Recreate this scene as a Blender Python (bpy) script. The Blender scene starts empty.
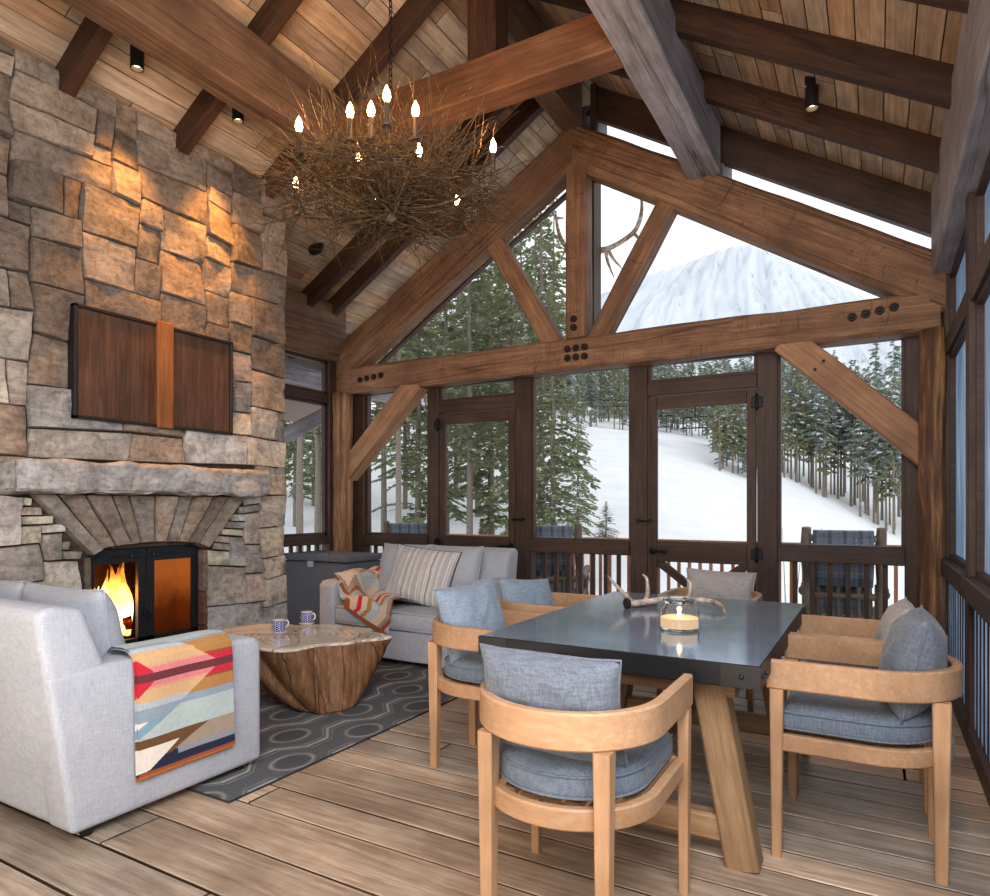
import bpy, bmesh, math, random
from mathutils import Vector, Matrix, noise, Euler
V = Vector
PI = math.pi
R = random.Random(11)
scene = bpy.context.scene
COL = bpy.data.collections.new('lodge_porch'); scene.collection.children.link(COL)

# ------------------------------------------------------------------ materials
def lin(c):
    if isinstance(c, str):
        c = [int(c[i:i+2], 16)/255 for i in (0, 2, 4)]
    return tuple((x/12.92 if x <= .04045 else ((x+.055)/1.055)**2.4) for x in c[:3]) + (1,)
class NT:
    def __init__(s, name):
        s.m = bpy.data.materials.new(name); s.m.use_nodes = True
        s.t = s.m.node_tree; s.t.nodes.clear()
        s.out = s.n('ShaderNodeOutputMaterial')
    def n(s, kind, **kw):
        nd = s.t.nodes.new(kind)
        for k, v in kw.items():
            if k.startswith('i_'):
                nd.inputs[int(k[2:]) if k[2:].isdigit() else k[2:].replace('_', ' ')].default_value = v
            else: setattr(nd, k, v)
        return nd
    def l(s, a, b): s.t.links.new(a, b)
    def ramp(s, fac, stops):
        r = s.n('ShaderNodeValToRGB'); e = r.color_ramp.elements
        while len(e) < len(stops): e.new(.5)
        for q, (p, c) in zip(e, stops): q.position = p; q.color = lin(c)
        s.l(fac, r.inputs[0]); return r.outputs[0]
    def mix(s, mode, fac, a, b):
        m = s.n('ShaderNodeMix', data_type='RGBA', blend_type=mode)
        for k, x in ((0, fac), (6, a), (7, b)):
            if hasattr(x, 'links'): s.l(x, m.inputs[k])
            else: m.inputs[k].default_value = x
        return m.outputs[2]
    def math(s, op, a, b=0.0):
        m = s.n('ShaderNodeMath', operation=op)
        for k, x in enumerate((a, b)):
            if hasattr(x, 'links'): s.l(x, m.inputs[k])
            else: m.inputs[k].default_value = x
        return m.outputs[0]
    def coord(s, scale=(1, 1, 1), kind='Object', rnd=0, attr=None):
        tc = s.n('ShaderNodeTexCoord'); o = tc.outputs[kind]
        if rnd:
            oi = s.n('ShaderNodeObjectInfo'); v = s.n('ShaderNodeVectorMath', operation='ADD')
            k = s.n('ShaderNodeMath', operation='MULTIPLY'); k.inputs[1].default_value = rnd
            s.l(oi.outputs['Random'], k.inputs[0]); s.l(o, v.inputs[0]); s.l(k.outputs[0], v.inputs[1]); o = v.outputs[0]
        if attr:
            at = s.n('ShaderNodeVertexColor', layer_name=attr); v = s.n('ShaderNodeVectorMath', operation='MULTIPLY_ADD')
            v.inputs[1].default_value = (37, 23, 11); s.l(at.outputs[0], v.inputs[0]); s.l(o, v.inputs[2]); o = v.outputs[0]
        mp = s.n('ShaderNodeMapping'); mp.inputs['Scale'].default_value = scale
        s.l(o, mp.inputs[0]); return mp.outputs[0]
    def noise(s, vec, scale, detail=4, rough=.55, dist=0):
        n = s.n('ShaderNodeTexNoise'); n.inputs['Scale'].default_value = scale; n.inputs['Detail'].default_value = detail
        n.inputs['Roughness'].default_value = rough; n.inputs['Distortion'].default_value = dist
        s.l(vec, n.inputs[0]); return n.outputs[0]
    def bump(s, h, strength, dist=.01):
        b = s.n('ShaderNodeBump'); b.inputs['Strength'].default_value = strength; b.inputs['Distance'].default_value = dist
        s.l(h, b.inputs['Height']); return b.outputs[0]
    def bsdf(s, col, rough=.6, metal=0, spec=.5, nrm=None, **kw):
        p = s.n('ShaderNodeBsdfPrincipled')
        for k, x in (('Base Color', col), ('Roughness', rough), ('Metallic', metal), ('Specular IOR Level', spec)):
            if hasattr(x, 'links'): s.l(x, p.inputs[k])
            else: p.inputs[k].default_value = x
        if nrm: s.l(nrm, p.inputs['Normal'])
        for k, x in kw.items(): p.inputs[k.replace('_', ' ')].default_value = x
        s.l(p.outputs[0], s.out.inputs[0]); return p

def m_wood(name, dark, mid, light, rough=.65, bump=.25, grain=1.0, vary=.35, col=False, cracks=True, spec=.3, axis=0, cw=.006, adze=False):
    t = NT(name)
    sc = [9*grain]*3; sc[axis] = .9*grain
    v = t.coord(tuple(sc), rnd=17, attr='Col' if col else None)
    n1 = t.noise(v, 1.6, 6, .6, 1.2); n2 = t.noise(v, 7, 5, .7, .4)
    sc3 = [46*grain]*3; sc3[axis] = 1.3*grain
    n3 = t.noise(t.coord(tuple(sc3), rnd=23, attr='Col' if col else None), 1.0, 3, .6, .25)
    f = t.mix('MIX', .45, n1, n2); f = t.mix('MIX', .32, f, n3)
    c = t.ramp(f, [(.34, dark), (.5, mid), (.64, light)])
    v2 = t.coord((1, 1, 1), rnd=31, attr='Col' if col else None)
    blot = t.noise(v2, 2.3, 3, .6)
    c = t.mix('MULTIPLY', .6, c, t.ramp(blot, [(.3, (.62, .6, .58)), (.65, (1, 1, 1))]))
    if col:
        at = t.n('ShaderNodeVertexColor', layer_name='Col'); c = t.mix('MULTIPLY', 1.0, c, at.outputs[0])
    else:
        oi = t.n('ShaderNodeObjectInfo'); hs = t.n('ShaderNodeHueSaturation')
        q = t.n('ShaderNodeMapRange'); q.inputs[3].default_value = 1-vary; q.inputs[4].default_value = 1+vary*.6
        t.l(oi.outputs['Random'], q.inputs[0]); t.l(q.outputs[0], hs.inputs['Value']); t.l(c, hs.inputs['Color']); c = hs.outputs[0]
    h = t.mix('MIX', .5, n2, n3)
    if adze:
        n4 = t.noise(t.coord((13, 2.2, 2.2), rnd=13), 1.0, 2, .5, .3); k4 = t.ramp(t.math('ABSOLUTE', t.math('SUBTRACT', n4, .5)), [(0, (.4, .34, .3)), (.014, (1, 1, 1))])
        msk = t.ramp(t.noise(t.coord((1, 1, 1), rnd=3), 3.1, 2), [(.45, (0, 0, 0)), (.6, (1, 1, 1))])
        c = t.mix('MULTIPLY', t.math('MULTIPLY', msk, .6), c, k4)
    if cracks:
        sc2 = [5*grain]*3; sc2[axis] = .16*grain
        v3 = t.coord(tuple(sc2), rnd=9, attr='Col' if col else None)
        cr = t.noise(v3, .8, 2, .45, .15)
        k = t.math('ABSOLUTE', t.math('SUBTRACT', cr, .5))
        kk = t.ramp(k, [(0, (.2, .16, .13)), (cw, (1, 1, 1))])
        c = t.mix('MULTIPLY', .6, c, kk)
        h = t.mix('MULTIPLY', .7, n2, kk)
    t.bsdf(c, rough, 0, spec, t.bump(h, bump, .012)); return t.m

def m_fabric(name, c1, c2, scale=260, rough=.95, bump=.25, col=False):
    t = NT(name); v = t.coord((1, 1, 1), rnd=3)
    a = t.noise(t.coord((1, .12, 1), rnd=3), scale, 2, .6); b = t.noise(t.coord((.12, 1, .12), rnd=5), scale, 2, .6)
    big = t.noise(v, 5, 3)
    f = t.mix('MIX', .5, a, b)
    if col:
        at = t.n('ShaderNodeVertexColor', layer_name='Col'); c = t.mix('MULTIPLY', .45, at.outputs[0], t.ramp(f, [(.35, (.72, .72, .72)), (.65, (1, 1, 1))]))
    else:
        c = t.mix('MULTIPLY', .3, t.ramp(f, [(.36, c1), (.64, c2)]), t.ramp(big, [(.3, (.8, .8, .82)), (.7, (1, 1, 1))]))
    p = t.bsdf(c, rough, 0, .15, t.bump(f, bump, .004)); p.inputs['Sheen Weight'].default_value = .15
    return t.m

def m_plain(name, c, rough=.5, metal=0, spec=.5, bump=0, bscale=60, vary=0):
    t = NT(name); col = lin(c)
    v = t.coord((1, 1, 1), rnd=7); n = t.noise(v, bscale, 4)
    cc = t.mix('MULTIPLY', .5, col, t.ramp(n, [(.3, (1-vary, 1-vary, 1-vary)), (.7, (1, 1, 1))])) if vary else col
    t.bsdf(cc, rough, metal, spec, t.bump(n, bump, .006) if bump else None); return t.m

def m_vcol(name, rough=.9, bump=.3, bscale=20, stone=False, spec=.3, dist=.02):
    t = NT(name); at = t.n('ShaderNodeVertexColor', layer_name='Col'); c = at.outputs[0]
    v = t.coord((1, 1, 1)); n = t.noise(v, bscale, 8, .65, .5)
    if stone:
        va = t.coord((1, 1, 1), attr='Col')
        n1 = t.noise(va, 3.5, 5, .6, 1.5); n2 = t.noise(t.coord((1, 1, 3.5), attr='Col'), 6, 6, .65, .8)
        c = t.mix('MULTIPLY', .8, c, t.ramp(n1, [(.3, (.72, .67, .63)), (.5, (.94, .92, .9)), (.7, (1.0, 1.0, 1.0))]))
        c = t.mix('OVERLAY', .6, c, t.ramp(n2, [(.3, (.3, .29, .28)), (.7, (.68, .67, .66))]))
        c = t.mix('MULTIPLY', .5, c, t.ramp(n, [(.35, (.5, .48, .46)), (.55, (1, 1, 1))]))
        vein = t.math('ABSOLUTE', t.math('SUBTRACT', t.noise(va, 2.2, 4, .6, 2.0), .5))
        c = t.mix('MIX', t.math('MULTIPLY', t.ramp(vein, [(0, (1, 1, 1)), (.006, (0, 0, 0))]), .08), c, lin((.8, .77, .72)))
        n = t.mix('MIX', .4, n, n2)
    t.bsdf(c, rough, 0, spec, t.bump(n, bump, dist)); return t.m

def m_emit(name, c, s):
    t = NT(name); e = t.n('ShaderNodeEmission'); e.inputs[0].default_value = lin(c); e.inputs[1].default_value = s
    t.l(e.outputs[0], t.out.inputs[0]); return t.m

def m_pane(name, tint=(1, 1, 1), rough=.02, gloss=.06, extra=None):
    t = NT(name); a = t.n('ShaderNodeBsdfTransparent'); a.inputs[0].default_value = lin(tint)
    g = t.n('ShaderNodeBsdfGlossy'); g.inputs['Roughness'].default_value = rough
    fr = t.n('ShaderNodeFresnel'); fr.inputs[0].default_value = 1.35
    f = t.math('MULTIPLY', fr.outputs[0], gloss/.06*.06)
    mx = t.n('ShaderNodeMixShader'); t.l(f, mx.inputs[0]); t.l(a.outputs[0], mx.inputs[1]); t.l(g.outputs[0], mx.inputs[2])
    t.l(mx.outputs[0], t.out.inputs[0]); return t.m

# ------------------------------------------------------------------ mesh collecting
class MB:
    def __init__(s): s.v = []; s.f = []; s.c = []; s.mi = []; s.cur = None; s.m = 0
    def add(s, vs, fs, col=None, mi=None):
        o = len(s.v); s.v += [tuple(p) for p in vs]
        for f in fs:
            s.f.append(tuple(i+o for i in f)); s.c.append(col or s.cur); s.mi.append(s.m if mi is None else mi)
    def box(s, a, b, bev=0, seg=1, col=None, mat=None, mi=None):
        lo = [min(p, q) for p, q in zip(a, b)]; hi = [max(p, q) for p, q in zip(a, b)]
        if bev <= 0:
            vs = [(x, y, z) for x in (lo[0], hi[0]) for y in (lo[1], hi[1]) for z in (lo[2], hi[2])]
            fs = [(0, 1, 3, 2), (4, 6, 7, 5), (0, 4, 5, 1), (2, 3, 7, 6), (0, 2, 6, 4), (1, 5, 7, 3)]
        else:
            bev = min([bev]+[(h-l)*.49 for l, h in zip(lo, hi)])
            bm = bmesh.new(); bmesh.ops.create_cube(bm, size=1)
            for q in bm.verts: q.co = V([(l+h)/2+c*(h-l) for l, h, c in zip(lo, hi, q.co)])
            bmesh.ops.bevel(bm, geom=list(bm.edges), offset=bev, segments=seg, profile=.5, affect='EDGES')
            bm.verts.index_update(); vs = [q.co.copy() for q in bm.verts]; fs = [[q.index for q in f.verts] for f in bm.faces]; bm.free()
        if mat: vs = [mat @ V(p) for p in vs]
        s.add(vs, fs, col, mi)
    def tube(s, pts, rad, n=8, caps=True, col=None, mi=None, flat=1.0):
        pts = [V(p) for p in pts]; k = len(pts)
        if not hasattr(rad, '__len__'): rad = [rad]*k
        up = None; vs = []
        for i in range(k):
            d = (pts[min(i+1, k-1)]-pts[max(i-1, 0)]).normalized()
            if up is None:
                up = V((0, 0, 1)) if abs(d.z) < .9 else V((1, 0, 0))
            sd = d.cross(up)
            if sd.length < 1e-6: sd = d.orthogonal()
            sd.normalize(); up = sd.cross(d).normalized()
            for j in range(n):
                a = 2*PI*j/n; vs.append(pts[i]+sd*(math.cos(a)*rad[i])+up*(math.sin(a)*rad[i]*flat))
        fs = [(i*n+j, i*n+(j+1) % n, (i+1)*n+(j+1) % n, (i+1)*n+j) for i in range(k-1) for j in range(n)]
        if caps: fs += [tuple(range(n-1, -1, -1)), tuple(range((k-1)*n, k*n))]
        s.add(vs, fs, col, mi)
    def lathe(s, prof, n=24, at=(0, 0, 0), col=None, mi=None):
        vs = []; k = len(prof)
        for r, z in prof:
            for j in range(n):
                a = 2*PI*j/n; vs.append((at[0]+r*math.cos(a), at[1]+r*math.sin(a), at[2]+z))
        fs = [(i*n+j, i*n+(j+1) % n, (i+1)*n+(j+1) % n, (i+1)*n+j) for i in range(k-1) for j in range(n)]
        if prof[0][0] > 1e-5: fs.append(tuple(range(n-1, -1, -1)))
        if prof[-1][0] > 1e-5: fs.append(tuple(range((k-1)*n, k*n)))
        s.add(vs, fs, col, mi)
    def prism(s, poly, axis, a, b, col=None, mi=None):
        def P(p, t):
            q = list(p); q.insert(axis, t); return tuple(q)
        n = len(poly); vs = [P(p, a) for p in poly]+[P(p, b) for p in poly]
        fs = [tuple(range(n-1, -1, -1)), tuple(range(n, 2*n))]+[(i, (i+1) % n, n+(i+1) % n, n+i) for i in range(n)]
        s.add(vs, fs, col, mi)
    def grid(s, fn, nu, nv, colfn=None, col=None, mi=None, wrapu=False):
        vs = [fn(i/nu, j/nv) for j in range(nv+1) for i in range(nu+1)]
        o = len(s.v); s.v += [tuple(p) for p in vs]
        for j in range(nv):
            for i in range(nu):
                a = o+j*(nu+1)+i; s.f.append((a, a+1, a+nu+2, a+nu+1))
                s.c.append(colfn((i+.5)/nu, (j+.5)/nv) if colfn else (col or s.cur)); s.mi.append(s.m if mi is None else mi)
    def sweep(s, path, prof, closed=False, col=None):
        # path: list of (x,y) plan points; prof: list of (offset outward, z)
        k = len(path); n = len(prof); vs = []
        for i in range(k):
            if closed: d = V(path[(i+1) % k])-V(path[i-1])
            else: d = V(path[min(i+1, k-1)])-V(path[max(i-1, 0)])
            d.normalize(); nr = V((d.y, -d.x))
            for o, z in prof: vs.append((path[i][0]+nr.x*o, path[i][1]+nr.y*o, z))
        kk = k if closed else k-1
        fs = [(i*n+j, i*n+(j+1) % n, ((i+1) % k)*n+(j+1) % n, ((i+1) % k)*n+j) for i in range(kk) for j in range(n)]
        if not closed: fs += [tuple(range(n-1, -1, -1)), tuple(range((k-1)*n, k*n))]
        s.add(vs, fs, col)
    def build(s, name, mat, parent=None, smooth=False, auto=None, fixn=True, M=None, mats=None):
        me = bpy.data.meshes.new(name); me.from_pydata(s.v, [], s.f)
        if any(c is not None for c in s.c):
            ca = me.color_attributes.new('Col', 'FLOAT_COLOR', 'CORNER'); buf = []
            for f, c in zip(s.f, s.c):
                c = tuple(c) if c is not None else (1, 1, 1)
                buf += (list(c[:3])+[1])*len(f)
            ca.data.foreach_set('color', buf)
        for m in ([mat]+list(mats or [])): me.materials.append(m)
        if any(s.mi): me.polygons.foreach_set('material_index', s.mi)
        if fixn:
            bm = bmesh.new(); bm.from_mesh(me); bmesh.ops.recalc_face_normals(bm, faces=bm.faces); bm.to_mesh(me); bm.free()
        me.polygons.foreach_set('use_smooth', [bool(smooth)]*len(me.polygons))
        if smooth and auto is not None:
            try: me.set_sharp_from_angle(angle=math.radians(auto))
            except Exception: pass
        me.update()
        o = bpy.data.objects.new(name, me); COL.objects.link(o)
        if M is not None: o.matrix_basis = M
        if parent is not None: adopt(o, parent)
        return o

ROOT = {}
def adopt(o, parent):
    o.parent = parent; o.matrix_parent_inverse = ROOT.get(parent.name, Matrix()).inverted()
def tag(o, label=None, cat=None, group=None, kind=None):
    if label: o['label'] = label
    if cat: o['category'] = cat
    if group: o['group'] = group
    if kind: o['kind'] = kind
    return o
def empty(name, loc=(0, 0, 0), rz=0):
    o = bpy.data.objects.new(name, None); o.empty_display_size = .1; COL.objects.link(o)
    o.location = loc; o.rotation_euler = (0, 0, rz)
    ROOT[o.name] = Matrix.Translation(loc) @ Matrix.Rotation(rz, 4, 'Z'); return o
def thing(name, label, cat, loc=(0, 0, 0), rz=0, group=None, kind=None):
    return tag(empty(name, loc, rz), label, cat, group, kind)
def copy_tree(o, label, loc, rz=0, group=None, scale=None):
    c = o.copy(); COL.objects.link(c); c.location = loc; c.rotation_euler = (0, 0, rz); c['label'] = label
    if scale: c.scale = scale
    if group: c['group'] = group
    for ch in list(o.children):
        d = ch.copy(); COL.objects.link(d); d.parent = c
        for g in list(ch.children):
            e = g.copy(); COL.objects.link(e); e.parent = d
    return c
def sub(name, mb, mat, parent, **k):       # sub-part: parent is itself a part placed by world coordinates
    o = mb.build(name, mat, None, **k); o.parent = parent; return o
def nz(p, s=1.0, off=0): return noise.noise(V((p[0]*s+off, p[1]*s+off*.7, p[2]*s-off*1.3)))

def timber(name, p0, p1, w, h, mat, parent=None, roll=0, bev=.012, hewn=.005, sag=0, up=(0, 0, 1), cut0=0, cut1=0):
    """A squared timber from p0 to p1 (centre line), local X along its length."""
    p0, p1 = V(p0), V(p1); L = (p1-p0).length; x = (p1-p0).normalized(); u = V(up)
    y = u.cross(x)
    if y.length < 1e-3: y = V((0, 1, 0)).cross(x)
    y.normalize(); z = x.cross(y)
    M = Matrix((x, y, z)).transposed().to_4x4(); M.translation = p0
    M = M @ Matrix.Rotation(roll, 4, 'X')
    prof = [(-w/2+bev, -h/2), (w/2-bev, -h/2), (w/2, -h/2+bev), (w/2, h/2-bev), (w/2-bev, h/2), (-w/2+bev, h/2), (-w/2, h/2-bev), (-w/2, -h/2+bev)]
    k = max(2, int(L/.12)) if hewn > 0 else 2
    off = R.random()*50; vs = []; n = len(prof)
    for i in range(k):
        t = i/(k-1)
        for a, b in prof:
            xx = t*L
            if t == 0: xx = cut0*b
            if t == 1: xx = L+cut1*b
            dy = hewn*noise.noise(V((xx*2.2, a*6+off, b*6))); dz = hewn*noise.noise(V((xx*2.2+9, a*6+off, b*6)))
            vs.append((xx, a+dy, b+dz))
    fs = [(i*n+j, i*n+(j+1) % n, (i+1)*n+(j+1) % n, (i+1)*n+j) for i in range(k-1) for j in range(n)]
    fs += [tuple(range(n-1, -1, -1)), tuple(range((k-1)*n, k*n))]
    mb = MB(); mb.add(vs, fs)
    return mb.build(name, mat, parent, M=M)

# ------------------------------------------------------------------ camera
H = 1.3; YAW = math.radians(29.6); FPX = 672.0
cam_d = bpy.data.cameras.new('camera'); cam = bpy.data.objects.new('camera', cam_d); scene.collection.objects.link(cam)
cam.location = (0, 0, H); cam.rotation_euler = (PI/2, 0, YAW)
cam_d.sensor_fit = 'HORIZONTAL'; cam_d.sensor_width = 36; cam_d.lens = 36*FPX/990; cam_d.shift_y = 57/990
cam_d.clip_end = 6000; cam_d.clip_start = .05
scene.camera = cam
CX = -2.47      # ridge line
def zr(x): return 3.49+.61*(2.82-abs(x-CX))      # rafter undersides
def zc(x): return zr(x)+.19                       # ceiling boards

# ------------------------------------------------------------------ palette
W_TRUSS = m_wood('hewn_fir', '684833', '8c674d', 'ab8665', .62, .6, vary=.12, cw=.012, adze=True)
W_BARKLOG = m_wood('bark_log', '2e2018', '6b4a33', 'bf8c5a', .65, 1.0, grain=.5, vary=.02, cw=.015)
W_BRACE = m_wood('fresh_brace', '8a6043', 'a87c5a', 'c0966f', .6, .3, vary=.04)
W_LOG = m_wood('peeled_log', '3f2a1c', '8f6444', 'cfa27a', .6, .8, grain=.6, vary=.1)
W_DARK = m_wood('window_stain', '33251f', '4a372e', '594438', .55, .2, vary=.08, cracks=False)
W_RAFT = m_wood('rafter_stain', '2c1b12', '442b1b', '593a26', .6, .3, vary=.15)
W_PURL = m_wood('brown_purlin', '54402f', '765b47', '8b6e57', .65, .35, vary=.08)
W_GREY = m_wood('weathered_skylit_timber', '736e74', '9c979d', 'bbb6ba', .6, .4, vary=.08)  # sky and snow light painted in: paler, greyer copy of the brown timber
W_COLLAR = m_wood('collar_timber', '553625', '774f34', '8a6242', .55, .3, vary=.08)
W_FLOOR = m_wood('deck_boards', '85705f', 'bea892', 'e0cfba', .42, .3, grain=.9, col=True, cracks=False, spec=.45)
W_CEIL = m_wood('reclaimed_boards', '95806f', 'c6b19b', 'e2d3bf', .8, .35, grain=.9, col=True, cracks=False, axis=1)
W_TEAK = m_wood('light_teak', 'ab835e', 'bb926d', 'caa47f', .45, .08, grain=1.3, vary=.06, cracks=False, spec=.4)
W_LEG = m_wood('oiled_oak_leg', '7a5c40', '9c7c5a', 'b59672', .6, .3, vary=.08, cracks=False)
W_DECKEXT = m_wood('cedar_rail', '8a5a3e', 'a87455', 'bd8b6c', .7, .2, vary=.1, cracks=False)
W_OUT = m_wood('grey_log_furniture', '5a5148', '85796c', 'a2978a', .8, .4, vary=.15)
W_PANEL = m_wood('stained_panel', '39281f', '573e2f', '70523f', .5, .25, grain=1.0, vary=.05, col=True, cracks=False, axis=2)
W_BATTEN = m_wood('batten', '6b3f20', '8d5a31', 'a06b3d', .5, .2, vary=.05, cracks=False)
IRON = m_plain('black_iron', '1b1b1c', .5, .6, .5, .3, 40, .3)
STEELD = m_plain('dark_steel', '33383c', .42, .7, .5, .15, 30, .25)
BOLT = m_plain('iron_bolt', '2a2420', .55, .5, .5, .4, 80, .3)
BLACK = m_plain('matte_black', '101010', .5)
DARKGAP = m_plain('shadow_gap', '17110d', .9)
GLASS = m_pane('clear_pane')
FABRIC = m_fabric('sofa_linen', '9ea2aa', 'b3b7be', bump=.15)
PILLOWG = m_fabric('blue_grey_linen', '71808f', '8f9dab', 180)
PILLOWD = m_fabric('slate_linen', '565c66', '747b85', 180)
CUSH = m_fabric('slate_seat_linen', '525d69', '717c88', 200)
PILLOWL = m_fabric('warm_grey_linen', '98938f', 'b3aeaa', 200)
THROW = m_fabric('wool_throw', 'ffffff', 'ffffff', 300, .95, .2, col=True)
STONE = m_vcol('quarry_stone', .85, .85, 24, True)
# ------------------------------------------------------------------ floor and roof
def tone(base, spread, warm=0):
    k = 1+R.uniform(-spread, spread); w = R.uniform(-warm, warm)
    return (base[0]*k*(1+w), base[1]*k, base[2]*k*(1-w))
def plank(mb, x0, x1, y0, y1, z, th, g, ax, col, bow=.003):
    """board with its length on ax (0=x, 1=y); top surface at z, rounded edges"""
    L = (x1-x0) if ax == 0 else (y1-y0); Wd = (y1-y0) if ax == 0 else (x1-x0)
    k = max(1, int(L/.5)); e = .0035; off = R.random()*90
    rows = [(0, -th), (0, -e), (e, 0), (Wd*.3, 0), (Wd*.7, 0), (Wd-e, 0), (Wd, -e), (Wd, -th)]
    vs = []
    for i in range(k+1):
        for b, dz in rows:
            t = g/2+(L-g)*i/k; bb = g/2+b*(Wd-g)/Wd
            zz = z+dz+bow*noise.noise(V((t*1.1+off, bb*7, off)))
            vs.append((x0+t, y0+bb, zz) if ax == 0 else (x0+bb, y0+t, zz))
    n = len(rows)
    fs = [(i*n+j, i*n+j+1, (i+1)*n+j+1, (i+1)*n+j) for i in range(k) for j in range(n-1)]
    fs += [tuple(range(n)), tuple(range(k*n+n-1, k*n-1, -1))]
    o = len(mb.f); mb.add(vs, fs, col)
    dk = tuple(q*.22 for q in col); m = n-1
    for i in range(k):
        for j in (0, m-1): mb.c[o+i*m+j] = dk
    mb.c[-1] = mb.c[-2] = dk
mb = MB(); y = -1.6
edges = []
while y < 6.12:
    w = R.uniform(.235, .275) if y < 1.9 else R.uniform(.155, .2)
    x = -5.5-R.random()*2
    while x < .5:
        L = R.uniform(3.0, 5.2); a, b = max(x, -5.5), min(x+L, .5)
        if b-a > .02: plank(mb, a, b, y, y+w, 0, .035, R.uniform(.009, .015), 0, tone((.86, .84, .82), .2, .06))
        x += L
    y += w
mb.box((-5.5, -1.6, -.12), (.5, y, -.045), col=(.16, .12, .09))
o = mb.build('floor', W_FLOOR); tag(o, 'weathered wide plank porch floor with dark gaps between boards', 'floor', kind='structure')

mb = MB()
for side in (-1, 1):
    s = 0.0; SL = math.sqrt(1+.61**2); tot = 3.62*SL
    while s < tot:
        w = R.uniform(.12, .2); y = -1.6-R.random()*1.5
        while y < 6.55:
            L = R.uniform(1.1, 2.6); a, b = max(y, -1.6), min(y+L, 6.55)
            if b-a > .03:
                base = R.choice([(.80, .74, .68), (.95, .88, .80), (.72, .70, .68), (.98, .82, .64), (.7, .58, .48), (.88, .82, .76)])
                t = MB(); plank(t, s, s+w, a, b, 0, .02, .006, 1, tone(base, .12, .03))
                vs = []
                for px, py, pz in t.v:
                    d = px/SL; vs.append((CX+side*d, py, zc(CX)-.61*d-pz))
                o = len(mb.f); mb.add(vs, t.f, t.c[0]); mb.c[o:] = t.c
            y += L
        s += w
    d = 3.62
    mb.add([(CX, -1.6, zc(CX)+.05), (CX+side*d, -1.6, zc(CX)-.61*d+.05), (CX+side*d, 6.55, zc(CX)-.61*d+.05), (CX, 6.55, zc(CX)+.05),
            (CX, -1.6, zc(CX)+.2), (CX+side*d, -1.6, zc(CX)-.61*d+.2), (CX+side*d, 6.55, zc(CX)-.61*d+.2), (CX, 6.55, zc(CX)+.2)],
           [(0, 1, 2, 3), (4, 5, 6, 7), (0, 1, 5, 4), (2, 3, 7, 6), (1, 2, 6, 5)], (.2, .15, .12))
o = mb.build('ceiling', W_CEIL); tag(o, 'vaulted ceiling of mixed tan and grey reclaimed boards', 'ceiling', kind='structure')

def rafter(y, side):
    xa = CX+side*.1; xb = CX+side*3.6
    z = lambda x: zr(x)+.1
    dp = .2 if y < 6 else .3
    o = timber('ceiling_rafter', (xa, y, z(xa)+.1-dp/2), (xb, y, z(xb)+.1-dp/2), .085, dp, W_RAFT if y < 6 else W_DARK, hewn=.002, bev=.004)
    return o
for y in (-.92, -.08, .75, 1.58, 2.40, 3.23, 4.06, 5.33, 5.72):
    tag(rafter(y, -1), 'dark stained rafter under the roof slope over the stone fireplace', 'rafter', 'rafters of the slope over the fireplace', 'structure')
for y in (-.6, .25, 1.08, 1.92, 2.75, 3.58, 4.41, 5.24, 6.12):
    tag(rafter(y, 1), 'dark stained rafter under the roof slope over the dining table', 'rafter', 'rafters of the slope over the dining table', 'structure')
tag(timber('fascia_rafter', (CX-.1, 6.5, zr(CX-.1)+.12), (CX-3.6, 6.5, zr(CX-3.6)+.12), .05, .24, W_DARK, hewn=0), 'edge rafter of the overhang on the forest side', 'rafter', kind='structure')
tag(timber('fascia_rafter', (CX+.1, 6.5, zr(CX+.1)+.16), (CX+3.6, 6.5, zr(CX+3.6)+.16), .05, .16, W_DARK, hewn=0), 'edge rafter of the overhang on the mountain side', 'rafter', kind='structure')
# purlins, ridge, collar, eave headers
tag(timber('purlin_beam', (-1.265, -1.4, 4.28), (-1.265, 5.8, 4.28), .26, .43, W_GREY, hewn=.007), 'thick weathered purlin beam with sky-lit grey painted in, running to the gable above the dining table', 'beam', kind='structure')
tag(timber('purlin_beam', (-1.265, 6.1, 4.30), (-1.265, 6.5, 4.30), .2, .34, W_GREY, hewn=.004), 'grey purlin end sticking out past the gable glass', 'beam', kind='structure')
tag(timber('purlin_beam', (-3.78, -1.4, 4.28), (-3.78, 5.8, 4.28), .26, .43, W_PURL, hewn=.007), 'thick brown purlin beam crossing above the chandelier', 'beam', kind='structure')
tag(timber('ridge_beam', (CX, -1.4, 5.0), (CX, 5.8, 5.0), .2, .4, W_PURL, hewn=.005), 'dark ridge beam at the peak of the ceiling', 'beam', kind='structure')
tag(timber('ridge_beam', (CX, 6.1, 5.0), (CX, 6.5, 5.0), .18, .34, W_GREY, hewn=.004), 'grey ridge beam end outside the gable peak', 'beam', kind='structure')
tag(timber('collar_beam', (-3.65, 4.0, 4.2), (-1.39, 4.0, 4.2), .215, .27, W_COLLAR, hewn=.005), 'reddish brown collar beam between the two purlins', 'beam', kind='structure')
tag(timber('king_strut', (-2.34, 4.02, 4.335), (-2.34, 4.02, 4.95), .22, .2, W_RAFT, hewn=.003), 'short dark post from the collar beam up to the ridge', 'post', kind='structure')
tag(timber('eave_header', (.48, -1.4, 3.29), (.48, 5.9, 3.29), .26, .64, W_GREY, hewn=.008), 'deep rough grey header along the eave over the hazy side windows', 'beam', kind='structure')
tag(timber('eave_header', (-5.46, -1.4, 3.25), (-5.46, 5.9, 3.25), .26, .64, W_PURL, hewn=.006), 'deep brown header along the eave behind the chimney stone', 'beam', kind='structure')

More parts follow.
